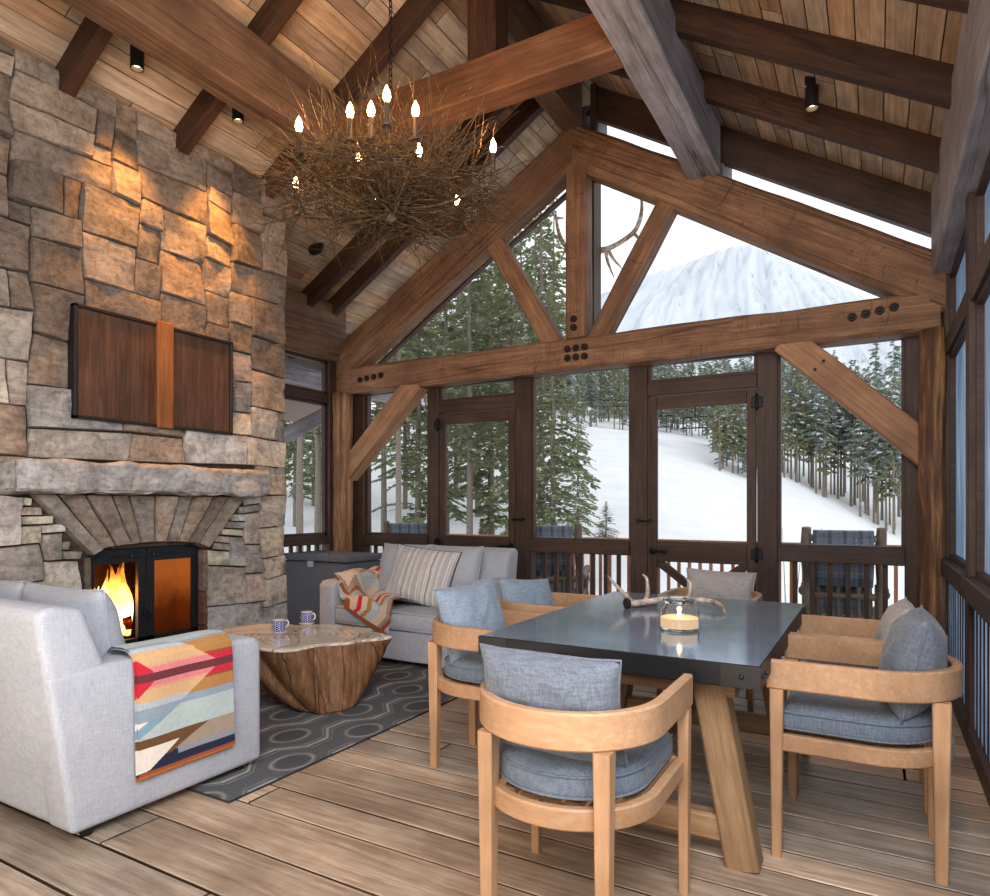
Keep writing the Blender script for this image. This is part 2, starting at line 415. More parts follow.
# ------------------------------------------------------------------ gable truss
truss = thing('gable_truss', 'hewn timber truss with bolted joints across the window gable', 'truss', (CX, 5.9, 2.57), kind='structure')
ZT = lambda x: 4.88-.61*abs(x-CX)          # chord top
dz = .215
for s in (-1, 1):
    xa, xb = CX, CX+s*(2.9 if s > 0 else 2.98)
    timber('rafter_chord', (xa, 5.91, ZT(xa)-dz), (xb, 5.91, ZT(xb)-dz), .23, .368, W_TRUSS, truss, hewn=.014, bev=.03, cut0=-.61, cut1=-.61)
timber('tie_beam', (-5.42, 5.91, 2.715), (.40, 5.91, 2.715), .22, .29, W_TRUSS, truss, hewn=.014, bev=.025)
timber('king_post', (CX+.03, 5.9, 2.86), (CX+.03, 5.9, 4.62), .2, .2, W_TRUSS, truss, hewn=.008, up=(1, 0, 0), bev=.02)
for s in (-1, 1):
    timber('strut', (CX+s*.2, 5.91, 2.80), (CX+s*.92, 5.91, 4.02), .18, .165, W_TRUSS, truss, hewn=.006, up=(0, 1, 0), roll=0, bev=.015)
    p0 = (CX+s*2.83, 5.9, 1.66); p1 = (CX+s*1.83, 5.9, 2.63)
    timber('knee_brace', p0, p1, .18, .225, W_BRACE, truss, hewn=.004, bev=.012)
def bolt(x, z, y=5.785, r=.032):
    mb = MB(); M = Matrix.Translation((x, y, z)) @ Matrix.Rotation(PI/2, 4, 'X')
    t = MB(); t.lathe([(r, -.012), (r, .004), (r*.9, .007), (r*.5, .007), (r*.5, .02), (r*.35, .024), (0, .024)], 12)
    mb.add([M @ V(p) for p in t.v], t.f); mb.build('bolt', BOLT, truss, smooth=True, auto=35)
for i in range(3):
    for j in range(2): bolt(-2.47+.085*(i-.5), 2.715+.085*(j-.5)-.0)
for z in (2.95, 3.03): bolt(CX+.02, z)
for i in range(4): bolt(-.165+.092*i, 2.73+.012*i); bolt(-5.03+.1*i, 2.70+.008*i)
for x, z in ((-.42, 2.36), (-.36, 2.42)):
    mb = MB(); M = Matrix.Translation((x, 5.812, z)) @ Matrix.Rotation(PI/2, 4, 'X'); q = MB(); q.lathe([(.013, 0), (.013, .006), (0, .008)], 10); mb.add([M @ V(p) for p in q.v], q.f); mb.build('peg', BOLT, truss)
# log posts
def logpost(x, y, r, z0, z1, label):
    mb = MB(); pts = []; n = 18; k = 26; vs = []
    off = x*7
    for i in range(k+1):
        z = z0+(z1-z0)*i/k
        for j in range(n):
            a = 2*PI*j/n; rr = r*(1+(.10 if x < 0 else .17)*noise.noise(V((math.cos(a)*1.4+off, math.sin(a)*1.4, z*2.4)))+.05*noise.noise(V((math.cos(a)*4+off, math.sin(a)*4, z*9))))
            if x > 0: rr += .02*math.exp(-((z-1.42)/.12)**2)*max(0, math.cos(a-PI))
            vs.append((x+rr*math.cos(a), y+rr*math.sin(a), z))
    fs = [(i*n+j, i*n+(j+1) % n, (i+1)*n+(j+1) % n, (i+1)*n+j) for i in range(k) for j in range(n)]
    fs += [tuple(range(n-1, -1, -1)), tuple(range(k*n, k*n+n))]
    c = V((x, y, z0)); M = Matrix.Translation(c) @ Matrix.Rotation(-PI/2, 4, 'Y')
    Mi = M.inverted(); mb.add([Mi @ V(p) for p in vs], fs)
    tag(mb.build('log_post', W_LOG if x < 0 else W_BARKLOG, smooth=True, M=M), label, 'post', kind='structure')
logpost(-5.32, 5.83, .115, 0, 2.575, 'peeled log post behind the wicker chest with a long crack')
logpost(.355, 5.83, .088, 0, 2.575, 'gnarled peeled log post in the corner by the hazy windows')

# ------------------------------------------------------------------ window wall
wall = thing('wall_back', 'dark stained frame wall of windows and screen doors', 'wall', (CX, 6.05, 0), kind='structure')
def fbox(x0, x1, z0, z1, name, parent=wall, mat=W_DARK, y0=6.0, y1=6.12, bev=.006):
    c = V(((x0+x1)/2, (y0+y1)/2, (z0+z1)/2)); vert = (z1-z0) > (x1-x0)
    M = Matrix.Translation(c) @ (Matrix.Rotation(-PI/2, 4, 'Y') if vert else Matrix())
    mb = MB(); a, b = (((z1-z0)/2), ((x1-x0)/2)) if vert else ((x1-x0)/2, (z1-z0)/2)
    mb.box((-a, -(y1-y0)/2, -b), (a, (y1-y0)/2, b), bev)
    return mb.build(name, mat, parent, M=M)
POSTS = [(-5.4, -5.15), (-4.25, -4.116), (-3.176, -3.0), (-1.977, -1.815), (-.875, -.715), (.187, .455)]
for a, b in POSTS: fbox(a, b, 0, 2.66 if a < .1 else 3.1, 'frame_post')
for a, b in ((-5.15, -4.25), (-3.0, -1.977), (-.715, .187)):
    fbox(a, b, .835, .955, 'sill_rail', y0=5.97, y1=6.13)
    fbox(a, b, .05, .13, 'bottom_rail')
    n = round((b-a)/.125)
    for i in range(1, n): 
        x = a+(b-a)*i/n; fbox(x-.018, x+.018, .13, .835, 'baluster', y0=6.04, y1=6.075, bev=.003)
for a, b in ((-4.116, -3.176), (-1.815, -.875)): fbox(a, b, 2.29, 2.41, 'transom_bar')
fbox(-5.4, .4, 2.60, 2.68, 'head_rail', y0=6.03)
def frame_poly(poly, w, y0, y1, name, parent, mat=W_DARK):
    """a flat frame of width w inside a convex (x,z) polygon"""
    n = len(poly); cx = sum(p[0] for p in poly)/n; cz = sum(p[1] for p in poly)/n
    A = sum(poly[i][0]*poly[(i+1) % n][1]-poly[(i+1) % n][0]*poly[i][1] for i in range(n))
    if A < 0: poly = poly[::-1]
    L = []
    for i in range(n):
        p, q = V(poly[i]), V(poly[(i+1) % n]); d = (q-p).normalized(); nr = V((-d.y, d.x)); L.append((p+nr*w, d))
    inner = []
    for i in range(n):
        (p, d), (q, e) = L[i-1], L[i]; cr = d.x*e.y-d.y*e.x; t = ((q.x-p.x)*e.y-(q.y-p.y)*e.x)/cr; inner.append(p+d*t)
    mb = MB()
    for i in range(n):
        j = (i+1) % n; P = [poly[i], poly[j], tuple(inner[j]), tuple(inner[i])]
        mb.prism(P, 1, y0, y1)
    mb.build(name, mat, parent)
    return [tuple(p) for p in inner]
def window(name, poly, label, w=.03, y=6.06, mat=W_DARK, pane=GLASS):
    c = (sum(p[0] for p in poly)/len(poly), y, min(p[1] for p in poly))
    t = thing(name, label, 'window', c, kind='structure')
    inner = frame_poly(poly, w, y-.03, y+.03, 'window_frame', t, mat)
    mb = MB(); mb.add([(p[0], y, p[1]) for p in inner], [tuple(range(len(inner)))]); mb.build('pane', pane, t)
    return t
window('window_1', [(-5.15, .955), (-4.25, .955), (-4.25, 2.6), (-5.15, 2.6)], 'tall window between the wicker chest corner and the far screen door')
window('window_2', [(-3.0, .955), (-1.977, .955), (-1.977, 2.6), (-3.0, 2.6)], 'large middle window between the two screen doors', .022)
window('window_3', [(-.715, .955), (.187, .955), (.187, 2.6), (-.715, 2.6)], 'tall window crossed by a knee brace beside the gnarled corner log', .022)
window('window_4', [(-4.116, 2.41), (-3.176, 2.41), (-3.176, 2.6), (-4.116, 2.6)], 'narrow transom window above the screen door behind the loveseat', .03)
window('window_5', [(-1.815, 2.41), (-.875, 2.41), (-.875, 2.6), (-1.815, 2.6)], 'narrow transom window above the screen door behind the dining table', .03)
CL = lambda x: ZT(x)-.43
window('window_6', [(-5.12, 2.83), (CX-.17, 2.83), (CX-.95, CL(CX-.86))], 'wide triangular gable window showing dense conifers', .03)
window('window_7', [(CX-.2, 2.83), (CX-.05, 2.83), (CX-.05, CL(CX-.05)), (CX-.86, CL(CX-.86))], 'gable window between king post and strut showing a conifer top', .03)
window('window_8', [(CX+.10, 2.83), (CX+.2, 2.83), (CX+.92, CL(CX+.92)+.06), (CX+.10, CL(CX+.10)+.06)], 'gable window behind the mounted antlers showing white sky', .03)
window('window_9', [(CX+.13, 2.83), (.24, 2.83), (CX+.89, CL(CX+.89)+.06)], 'wide triangular gable window showing the snowy mountain', .03)
for s, nm, lb in ((-1, 'window_10', 'thin glazed slit above the truss chord on the forest side'), (1, 'window_11', 'thin glazed slit above the truss chord on the mountain side')):
    t = thing(nm, lb, 'window', (CX+s*1.5, 6.06, 3.8), kind='structure')
    mb = MB(); mb.add([(CX, 6.06, ZT(CX)-.1), (CX+s*2.8, 6.06, ZT(CX+s*2.8)-.1), (CX+s*2.8, 6.06, zc(CX+s*2.8)-.02), (CX, 6.06, zc(CX)-.02)], [(0, 1, 2, 3)]); mb.build('pane', GLASS, t)
    fr = MB()
    for d in (.12,): fr.box((CX+s*d-.03, 6.03, ZT(CX+s*d)-.15), (CX+s*d+.03, 6.09, zc(CX+s*d)-.01))
    fr.build('window_frame', W_DARK, t)
def screen_door(name, x0, x1, hinge, label):
    t = thing(name, label, 'door', ((x0+x1)/2, 6.03, 0), kind='structure')
    ww = .085; Y0, Y1 = 6.01, 6.055; lst = [(x0+.01, x0+ww), (x1-ww, x1-.01)]
    for a, b in lst: fbox(a, b, .02, 2.28, 'stile', t, y0=Y0, y1=Y1, bev=.004)
    for a, b in ((2.165, 2.28), (.79, .976), (.02, .22)): fbox(x0+ww, x1-ww, a, b, 'door_rail', t, y0=Y0, y1=Y1, bev=.004)
    xa, xb = x0+ww, x1-ww
    timber('cross_brace', (xa, 6.033, .22), (xb, 6.033, .79), .03, .075, W_DARK, t, hewn=0, bev=.004)
    timber('cross_brace', (xa, 6.045, .79), (xb, 6.045, .22), .03, .075, W_DARK, t, hewn=0, bev=.004)
    mb = MB(); mb.add([(xa, 6.04, .97), (xb, 6.04, .97), (xb, 6.04, 2.17), (xa, 6.04, 2.17)], [(0, 1, 2, 3)]); mb.build('pane', GLASS, t)
    hx = x0 if hinge < 0 else x1
    for z in (2.165, .885):
        mb = MB(); mb.box((hx-.045, 5.985, z-.045), (hx+.045, 6.0, z+.045), .004); mb.tube([(hx, 5.985, z-.055), (hx, 5.985, z+.055)], .013, 10)
        mb.tube([(hx, 5.985, z+.055), (hx, 5.985, z+.07)], [.016, .006], 10); mb.tube([(hx, 5.985, z-.055), (hx, 5.985, z-.07)], [.016, .006], 10)
        mb.build('hinge', IRON, t, smooth=True, auto=35)
    lx = x1-.05 if hinge < 0 else x0+.05; s = -1 if hinge < 0 else 1
    mb = MB(); M = Matrix.Translation((lx, 6.01, .885)) @ Matrix.Rotation(PI/2, 4, 'X')
    q = MB(); q.lathe([(.034, 0), (.034, .008), (.014, .012), (.012, .05), (0, .05)], 16); mb.add([M @ V(p) for p in q.v], q.f)
    mb.tube([(lx-.01*s, 5.965, .885), (lx+.05*s, 5.96, .89), (lx+.10*s, 5.965, .888), (lx+.13*s, 5.97, .88)], [.012, .011, .012, .015], 8)
    mb.build('lever_handle', IRON, t, smooth=True, auto=40)
    mb = MB(); ax = x1+.04 if hinge < 0 else x0-.03
    for k in (-.045, .055): mb.tube([(ax+k, 6.01, 1.155), (ax+k, 5.97, 1.155)], [.014, .02], 10)
    mb.tube([(ax-.045, 5.985, 1.155), (ax+.055, 5.985, 1.155)], .007, 8); mb.build('latch', IRON, t, smooth=True, auto=40)
screen_door('door_1', -4.116, -3.176, -1, 'dark framed screen door behind the grey loveseat')
screen_door('door_2', -1.815, -.875, 1, 'dark framed screen door behind the head of the dining table')

# ------------------------------------------------------------------ side walls
sw = thing('wall_stone_side', 'dark framed window wall past the end of the chimney', 'wall', (-5.45, 5.4, 0), kind='structure')
def sbox(x0, x1, y0, y1, z0, z1, name, parent, mat=W_DARK, bev=.006):
    ex = (x1-x0, y1-y0, z1-z0); k = ex.index(max(ex)); c = V(((x0+x1)/2, (y0+y1)/2, (z0+z1)/2))
    rot = (Matrix(), Matrix.Rotation(PI/2, 4, 'Z'), Matrix.Rotation(-PI/2, 4, 'Y'))[k]; Mi = (rot.to_3x3()).inverted()
    h = Mi @ V((ex[0]/2, ex[1]/2, ex[2]/2)); mb = MB(); mb.box([-abs(q) for q in h], [abs(q) for q in h], bev)
    return mb.build(name, mat, parent, M=Matrix.Translation(c) @ rot)
sbox(-5.5, -5.38, 5.68, 5.97, 0, 2.95, 'frame_post', sw); sbox(-5.5, -5.4, 4.4, 4.52, 0, 2.95, 'frame_post', sw)
sbox(-5.49, -5.39, 4.52, 5.68, 2.45, 2.55, 'transom_bar', sw); sbox(-5.49, -5.38, 4.52, 5.68, .86, .96, 'sill_rail', sw); sbox(-5.49, -5.4, 4.52, 5.68, .05, .13, 'bottom_rail', sw)
for i in range(1, 9): y = 4.52+1.16*i/9; sbox(-5.46, -5.425, y-.018, y+.018, .13, .86, 'baluster', sw, bev=.003)
for nm, z0, z1, lb in (('window_12', .96, 2.45, 'window past the chimney end showing a bare pale trunk'), ('window_13', 2.55, 2.93, 'small upper pane past the chimney end showing a roof edge')):
    t = thing(nm, lb, 'window', (-5.45, 5.1, z0), kind='structure'); mb = MB()
    mb.add([(-5.45, 4.53, z0), (-5.45, 5.68, z0), (-5.45, 5.68, z1), (-5.45, 4.53, z1)], [(0, 1, 2, 3)]); mb.build('pane', GLASS, t)
    mb = MB()
    for a, b, c, d in ((4.52, 4.55, z0, z1), (5.65, 5.68, z0, z1), (4.52, 5.68, z0, z0+.03), (4.52, 5.68, z1-.03, z1)): mb.box((-5.47, a, c), (-5.42, b, d))
    mb.build('window_frame', W_DARK, t)
mb = MB(); mb.box((-5.55, -1.5, 0), (-5.45, 1.3, 3.2)); o = mb.build('wall_left', W_PURL); tag(o, 'brown board wall beyond the fireplace', 'wall', kind='structure')

mb = MB(); mb.box((-5.55, -1.72, 0), (.6, -1.62, 5.3)); o = mb.build('light_block_wall', W_PURL); tag(o, 'plain brown board wall added behind the viewer to block daylight', 'wall', kind='structure')  # unseen wall added to keep sky light off the sofa back
# hazy side: posts, panels
hz = thing('wall_right', 'dark framed wall of hazy blue window panels beside the dining chairs', 'wall', (.5, 3, 0), kind='structure')
t = NT('hazy_vinyl'); v = t.coord((1, 1, .25)); n = t.noise(v, 3.2, 5, .6, 1.2)
c = t.ramp(n, [(.3, '5f7590'), (.5, '7d93ab'), (.7, 'b3c2d2')])
d1 = t.n('ShaderNodeBsdfTranslucent'); t.l(c, d1.inputs[0]); d2 = t.n('ShaderNodeBsdfDiffuse'); t.l(c, d2.inputs[0])
g = t.n('ShaderNodeBsdfGlossy'); g.inputs['Roughness'].default_value = .12
a = t.n('ShaderNodeMixShader'); a.inputs[0].default_value = .3; t.l(d1.outputs[0], a.inputs[1]); t.l(d2.outputs[0], a.inputs[2])
b = t.n('ShaderNodeMixShader'); b.inputs[0].default_value = .06; t.l(a.outputs[0], b.inputs[1]); t.l(g.outputs[0], b.inputs[2]); t.l(b.outputs[0], t.out.inputs[0])
HAZE = t.m
YP = [5.86, 4.4, 2.95, 1.5, .05, -1.4]
for i, y in enumerate(YP):
    sbox(.42 if i else .42, .53, y-.055, y+.055, 0, 2.96, 'frame_post', hz)
    if i == len(YP)-1: break
    ya, yb = YP[i+1]+.055, y-.055
    sbox(.43, .53, ya, yb, 2.38, 2.50, 'transom_bar', hz); sbox(.40, .53, ya, yb, .80, .92, 'sill_rail', hz); sbox(.42, .53, ya, yb, .0, .12, 'bottom_rail', hz)
    n = 10
    if i < 2:
        for k in range(1, n): yy = ya+(yb-ya)*k/n; sbox(.443, .449, yy-.013, yy+.013, .12, .80, 'baluster', hz, bev=.003)
names = iter(('window_14', 'window_15', 'window_16', 'window_17', 'window_18', 'window_19'))
for i, lb in enumerate(('in the corner beside the gnarled log', 'next along from the corner bay', 'third along from the corner bay')):
    ya, yb = YP[i+1]+.055, YP[i]-.055
    for z0, z1, h in ((.92, 2.38, 'tall'), (2.5, 2.95, 'short upper')):
        t = thing(next(names), f'{h} hazy blue window panel {lb}', 'window', (.48, (ya+yb)/2, z0), kind='structure'); mb = MB()
        mb.add([(.49, ya, z0), (.49, yb, z0), (.49, yb, z1), (.49, ya, z1)], [(0, 1, 2, 3)]); mb.build('pane', HAZE, t); mb = MB()
        for a, b, c, d in ((ya, ya+.03, z0, z1), (yb-.03, yb, z0, z1), (ya, yb, z0, z0+.03), (ya, yb, z1-.03, z1)): mb.box((.455, a, c), (.5, b, d))
        mb.build('window_frame', W_GREY if h == 'x' else W_DARK, t)
mb = MB()
for i in range(3):
    ya, yb = YP[i+1]+.055, YP[i]-.055; mb.add([(.45, ya, .12), (.45, yb, .12), (.45, yb, .80), (.45, ya, .80)], [(0, 1, 2, 3)])
mb.build('lower_panel', HAZE, hz)

# ------------------------------------------------------------------ fireplace
XF = -4.55; YE = 4.247; FC = 3.0; FW = .45
fp = thing('fireplace', 'tall quarried stone fireplace with arched firebox and slab mantel', 'fireplace', (XF-.2, FC, 0))
PALU = ['8d7a66', '9a8873', '7a6a5c', 'a08f7c', '84735f', '6f6258', '97826a', '8f8273', 'a58f76', '7d7265', '93806d']
PALL = ['a39e94', 'aeaa9f', '97938c', 'a2978a', 'b3aea4', '928e87', 'a8a394', '9d9e9f', 'ada192', '939697']
def scol(z):
    f = min(1, max(0, (z-1.3)/1.2)); c = lin(R.choice(PALU if R.random() < f else PALL)); k = R.uniform(1.15, 1.65)*(1.3-.3*f)
    g = sum(c[:3])/3; return tuple(min(.72, (q*.62+g*.38)*k) for q in c[:3])
def stone_face(mb, quad, x0, prot, col, rnd=.012, rough=.012, depth=.1):
    """quad: 4 (y,z) corners ccw seen from the room; face at x0+prot toward +x with rounded, pitched surface"""
    q = [V(p) for p in quad]; w = ((q[1]-q[0]).length+(q[2]-q[3]).length)/2; h = ((q[3]-q[0]).length+(q[2]-q[1]).length)/2
    def par(L):
        e = [0, min(.25, .005/L), min(.3, rnd/L)]; k = max(1, int((L-2*rnd)/.045)); a = e[2]
        return e+[a+(1-2*a)*i/k for i in range(1, k)]+[1-p for p in e[::-1]]
    U, W = par(w), par(h); off = R.random()*60; tx = R.uniform(-.02, .02); tz = R.uniform(-.025, .015); vs = []
    for b in W:
        for a in U:
            p = q[0]*(1-a)*(1-b)+q[1]*a*(1-b)+q[2]*a*b+q[3]*(1-a)*b
            e = min(a*w, (1-a)*w, b*h, (1-b)*h); s = min(1, e/rnd); s = math.sqrt(max(0, 1-(1-s)**2))
            n = noise.fractal(V((p.x*3.2+off, p.y*3.2, off)), .9, 2.1, 5)*rough*1.4
            n += rough*.9*abs(noise.noise(V((p.x*5+off, p.y*9, off*.5))))
            vs.append((x0-depth+(depth+prot)*s+s*(n+tx*(a-.5)+tz*(b-.5)), p.x, p.y))
    nu = len(U); fs = [(j*nu+i, j*nu+i+1, (j+1)*nu+i+1, (j+1)*nu+i) for j in range(len(W)-1) for i in range(nu-1)]
    mb.add(vs, fs, col)
G = .062; NY = 54; NZ = 66; Y0 = YE-NY*G
occ = [[False]*NZ for _ in range(NY)]
def arch(y): return .963+.066*math.sqrt(max(0, 1-((y-FC)/FW)**2)) if abs(y-FC) < FW else 0
def blocked(y, z):
    if 1.365 < z < 1.59 and 1.98 < y < 3.95: return True
    if .95 < z < 1.37:
        k = (z-.95)/.42; return abs(y-FC) < FW+.02+k*.36
    return abs(y-FC) < FW+.02 and z < .98
for i in range(NY):
    for j in range(NZ):
        if blocked(Y0+(i+.5)*G, (j+.5)*G): occ[i][j] = True
SZ = [(7, 4), (7, 3), (5, 4), (8, 3), (4, 4), (6, 2), (9, 4), (5, 5), (4, 3), (6, 5), (3, 4), (7, 2), (4, 2), (3, 2), (10, 3), (2, 4), (5, 1), (3, 1), (6, 3), (5, 3), (4, 3), (3, 3), (4, 4)]
mb = MB(); mb.box((-5.0, Y0, 0), (XF-.03, FC-FW-.0, 3.84), col=lin('5b5149')[:3]); mb.box((-5.0, FC+FW, 0), (XF-.03, YE-.03, 3.84), col=lin('5b5149')[:3])
mb.box((-5.0, FC-FW, 1.0), (XF-.03, FC+FW, 3.84), col=lin('5b5149')[:3])
def jit(y, z):
    s = 1.7
    return (y+.05*noise.noise(V((y*s*2, z*s*2, 3.3)))*(0 if y > YE-.01 else 1), z+.05*noise.noise(V((y*s, z*s, 9.1))))
for j in range(NZ):
    i = 0
    while i < NY:
        if occ[i][j]: i += 1; continue
        run = 0
        while i+run < NY and not occ[i+run][j] and run < 12: run += 1
        cand = []
        for (w, h) in SZ+[(run, 1), (run, 2), (min(run, 3), 1), (2, 2), (2, 3), (1, 1), (1, 2)]:
            if w > run or j+h > NZ: continue
            if any(occ[i+a][j+b] for a in range(w) for b in range(h)): continue
            rest = run-w
            if rest in (1,) and run < 12: continue
            cand.append((w, h, (w*h)**.95*R.uniform(.15, 1)*(.2 if w > 4.5*h else 1)))
        if not cand: cand = [(1, 1, 1)]
        w, h, _ = max(cand, key=lambda t: t[2])
        for a in range(w):
            for b in range(h): occ[i+a][j+b] = True
        ya, yb, za, zb = Y0+i*G, Y0+(i+w)*G, j*G, (j+h)*G; g = R.uniform(.0015, .004)
        qd = [jit(ya, za), jit(yb, za), jit(yb, zb), jit(ya, zb)]
        qd = [(qd[0][0]+g, qd[0][1]+g), (qd[1][0]-(0 if yb > YE-.01 else g), qd[1][1]+g), (qd[2][0]-(0 if yb > YE-.01 else g), qd[2][1]-g), (qd[3][0]+g, qd[3][1]-g)]
        stone_face(mb, qd, XF, R.choice([0, .004, .010, .016, .028])+R.uniform(-.004, .004), scol(za), .007 if w*h > 4 else .005, .019, .06)
        i += w
# end face of the chimney (toward the gable)
for k in range(14): mb.box((-5.38 if k < 12 else -4.9, YE-.06, k*.29), (XF-.01, YE, k*.29+.29), .004, col=scol(k*.3))
mb.box((-5.0, YE-.2, 0), (XF-.04, YE-.02, 3.84), col=lin('5b5149')[:3])
o = mb.build('stone_facing', STONE, fp, smooth=True, auto=50)
mb = MB(); NV = 10
angs = [-1+2*i/NV for i in range(NV+1)]; angs = [a+(R.uniform(-.035, .035) if abs(a) < .99 else 0) for a in angs]
for i in range(NV):
    a, b = angs[i], angs[i+1]; g = .004; KK = (R.uniform(1.35, 1.8),)
    def lo(t): return (FC+FW*t, arch(FC+FW*t*.999) if abs(t) < 1 else .963)
    def hi(t): return (FC+(FW+.36)*t, 1.37)
    p, q, r, s = lo(a), lo(b), hi(b), hi(a)
    # room sees +y on the right: ccw from the lower corner with small y
    stone_face(mb, [(p[0]+g, p[1]), (q[0]-g, q[1]), (r[0]-g, r[1]), (s[0]+g, s[1])], XF, R.choice([.01, .02, .03, .04]), tuple(x*KK[0] for x in lin(R.choice(['8d8577', '8a8073', '998d7e', '857a72', '93867a', '88837c']))[:3]), .008, .014, .16)
mb.build('arch_stones', STONE, fp, smooth=True, auto=50)
# jambs of the recess
for s in (-1, 1):
  mb = MB()
  for k, (za, zb) in enumerate(((0, .36), (.36, .62), (.62, .95))):
        y = FC+s*FW; c = lin(('7d5646', '8a6556', '9a8c80')[k])[:3]
        mb.box((XF-.34, y-.02 if s < 0 else y-.02, za+.003), (XF-.005, y+.02, zb-.003), .008, col=c)
  mb.build('jamb_stones', STONE, fp)
# mantel
def rough_block(mb, a, b, step, amp, col=None, seed=0, freq=3):
    n = [max(1, round((q-p)/step)) for p, q in zip(a, b)]; bm = bmesh.new()
    idx = {}; vs = []; fs = []
    def vert(i, j, k):
        if (i, j, k) not in idx:
            p = V([a[m]+(b[m]-a[m])*t/n[m] for m, t in enumerate((i, j, k))]); c = (V(a)+V(b))/2
            d = V([(0 if 0 < t < n[m] else (-1 if t == 0 else 1)) for m, t in enumerate((i, j, k))])
            ins = .012 if sum(abs(x) for x in d) > 1 else 0
            q = noise.fractal(p*freq+V((seed, seed*2, 0)), .9, 2, 4)*amp
            idx[(i, j, k)] = len(vs); vs.append(p+d*(q-ins))
        return idx[(i, j, k)]
    for i in range(n[0]):
        for j in range(n[1]):
            for k in (0, n[2]): fs.append([vert(i, j, k), vert(i+1, j, k), vert(i+1, j+1, k), vert(i, j+1, k)])
    for i in range(n[0]):
        for k in range(n[2]):
            for j in (0, n[1]): fs.append([vert(i, j, k), vert(i+1, j, k), vert(i+1, j, k+1), vert(i, j, k+1)])
    for j in range(n[1]):
        for k in range(n[2]):
            for i in (0, n[0]): fs.append([vert(i, j, k), vert(i, j+1, k), vert(i, j+1, k+1), vert(i, j, k+1)])
    mb.add(vs, fs, col); bm.free()
mb = MB(); rough_block(mb, (XF-.05, 2.01, 1.371), (XF+.19, 3.944, 1.584), .028, .035, lin('c9cbcd')[:3], 3, 2.6)
mb.build('mantel_slab', STONE, fp, smooth=True, auto=45)
# firebox
FB = m_plain('sooty_firebrick', '3a2419', .95, 0, .1, .5, 25, .5)
mb = MB(); xb = -5.12
mb.add([(xb, FC-FW, 0), (xb, FC+FW, 0), (xb, FC+FW, 1.0), (xb, FC-FW, 1.0), (XF-.3, FC-FW, 0), (XF-.3, FC+FW, 0), (XF-.3, FC+FW, 1.0), (XF-.3, FC-FW, 1.0)],
       [(0, 1, 2, 3), (0, 4, 7, 3), (1, 5, 6, 2), (3, 2, 6, 7)])
mb.box((xb, FC-FW, .1), (XF-.12, FC+FW, .235)); mb.build('firebox_lining', FB, fp)
mb = MB(); mb.box((XF-.25, FC-FW, 0), (XF+.0, FC+FW, .235), .01, col=lin('5d5750')[:3]); mb.build('hearth_sill', STONE, fp)
XD = XF-.085
def fdoor(ya, yb, seam, pane, lab):
    inner = seam
    mb = MB(); zb = .248; fr = .075; n = 10; out = []; inn = []
    ys = [ya+(yb-ya)*i/n for i in range(n+1)]
    top = [(y, arch(y)+.0) for y in ys]
    for i in range(n):
        (p, zp), (q, zq) = top[i], top[i+1]
        mb.prism([(p, .892), (q, .892), (q, zq), (p, zp)], 0, XD-.02, XD+.012)
    for a, b in ((ya, ya+fr*.8), (yb-fr*.8, yb)): mb.box((XD-.02, a, zb), (XD+.012, b, .893))
    mb.box((XD-.02, ya, zb), (XD+.012, yb, zb+.095))
    d = mb.build('firebox_door', STEELD, fp)
    if lab: d['label'] = lab
    m2 = MB(); m2.add([(XD-.008, ya+fr*.8, zb+.095), (XD-.008, yb-fr*.8, zb+.095), (XD-.008, yb-fr*.8, .892), (XD-.008, ya+fr*.8, .892)], [(0, 1, 2, 3)]); sub('glass_pane', m2, pane, d)
    m3 = MB(); y1 = (yb-.26, yb-.05) if seam > ya+.1 else (ya+.04, ya+.24)
    m3.box((XD+.012, y1[0], .935), (XD+.024, y1[1], .945), .002); m3.box((XD+.012, y1[0] if seam < ya+.1 else y1[1]-.07, .925), (XD+.03, (y1[0]+.07) if seam < ya+.1 else y1[1], .955), .004); sub('damper_slide', m3, BLACK, d)
    return d
FGLASS = m_pane('fire_glass', 'fff0dd', .05, .05)
t = NT('smoky_glass_fireglow'); tr = t.n('ShaderNodeBsdfTransparent'); tr.inputs[0].default_value = lin('c98a5a'); df = t.n('ShaderNodeBsdfDiffuse'); df.inputs[0].default_value = lin('8a4a20')
e = t.n('ShaderNodeEmission'); v = t.coord((1, 1, 1)); sx = t.n('ShaderNodeSeparateXYZ'); t.l(v, sx.inputs[0])
zz = t.math('ADD', sx.outputs[2], t.math('MULTIPLY', t.noise(v, 7, 4), .25)); t.l(t.ramp(zz, [(.35, '2a1208'), (.66, '6b2c0e'), (.92, 'c8682c')]), e.inputs[0]); e.inputs[1].default_value = 1.0  # firelight on the pane painted as orange emission, brighter towards the top
a = t.n('ShaderNodeAddShader'); t.l(tr.outputs[0], a.inputs[0]); t.l(e.outputs[0], a.inputs[1])
m = t.n('ShaderNodeMixShader'); m.inputs[0].default_value = .62; t.l(tr.outputs[0], m.inputs[1]); t.l(e.outputs[0], m.inputs[2]); t.l(m.outputs[0], t.out.inputs[0]); SGLASS = t.m
fdoor(FC-FW+.015, FC-.003, FC-.003, FGLASS, 'dark steel firebox door with clear pane over the flames')
d2 = fdoor(FC+.003, FC+FW-.015, FC+.003, SGLASS, 'dark steel firebox door with smoky pane painted with amber fire glow')
mb = MB(); mb.box((XD+.012, FC-.028, .50), (XD+.03, FC+.028, .53), .004); mb.tube([(XD+.02, FC+.012, .46), (XD+.045, FC+.012, .52), (XD+.045, FC+.012, .57)], .007, 8); sub('latch_handle', mb, BLACK, d2)
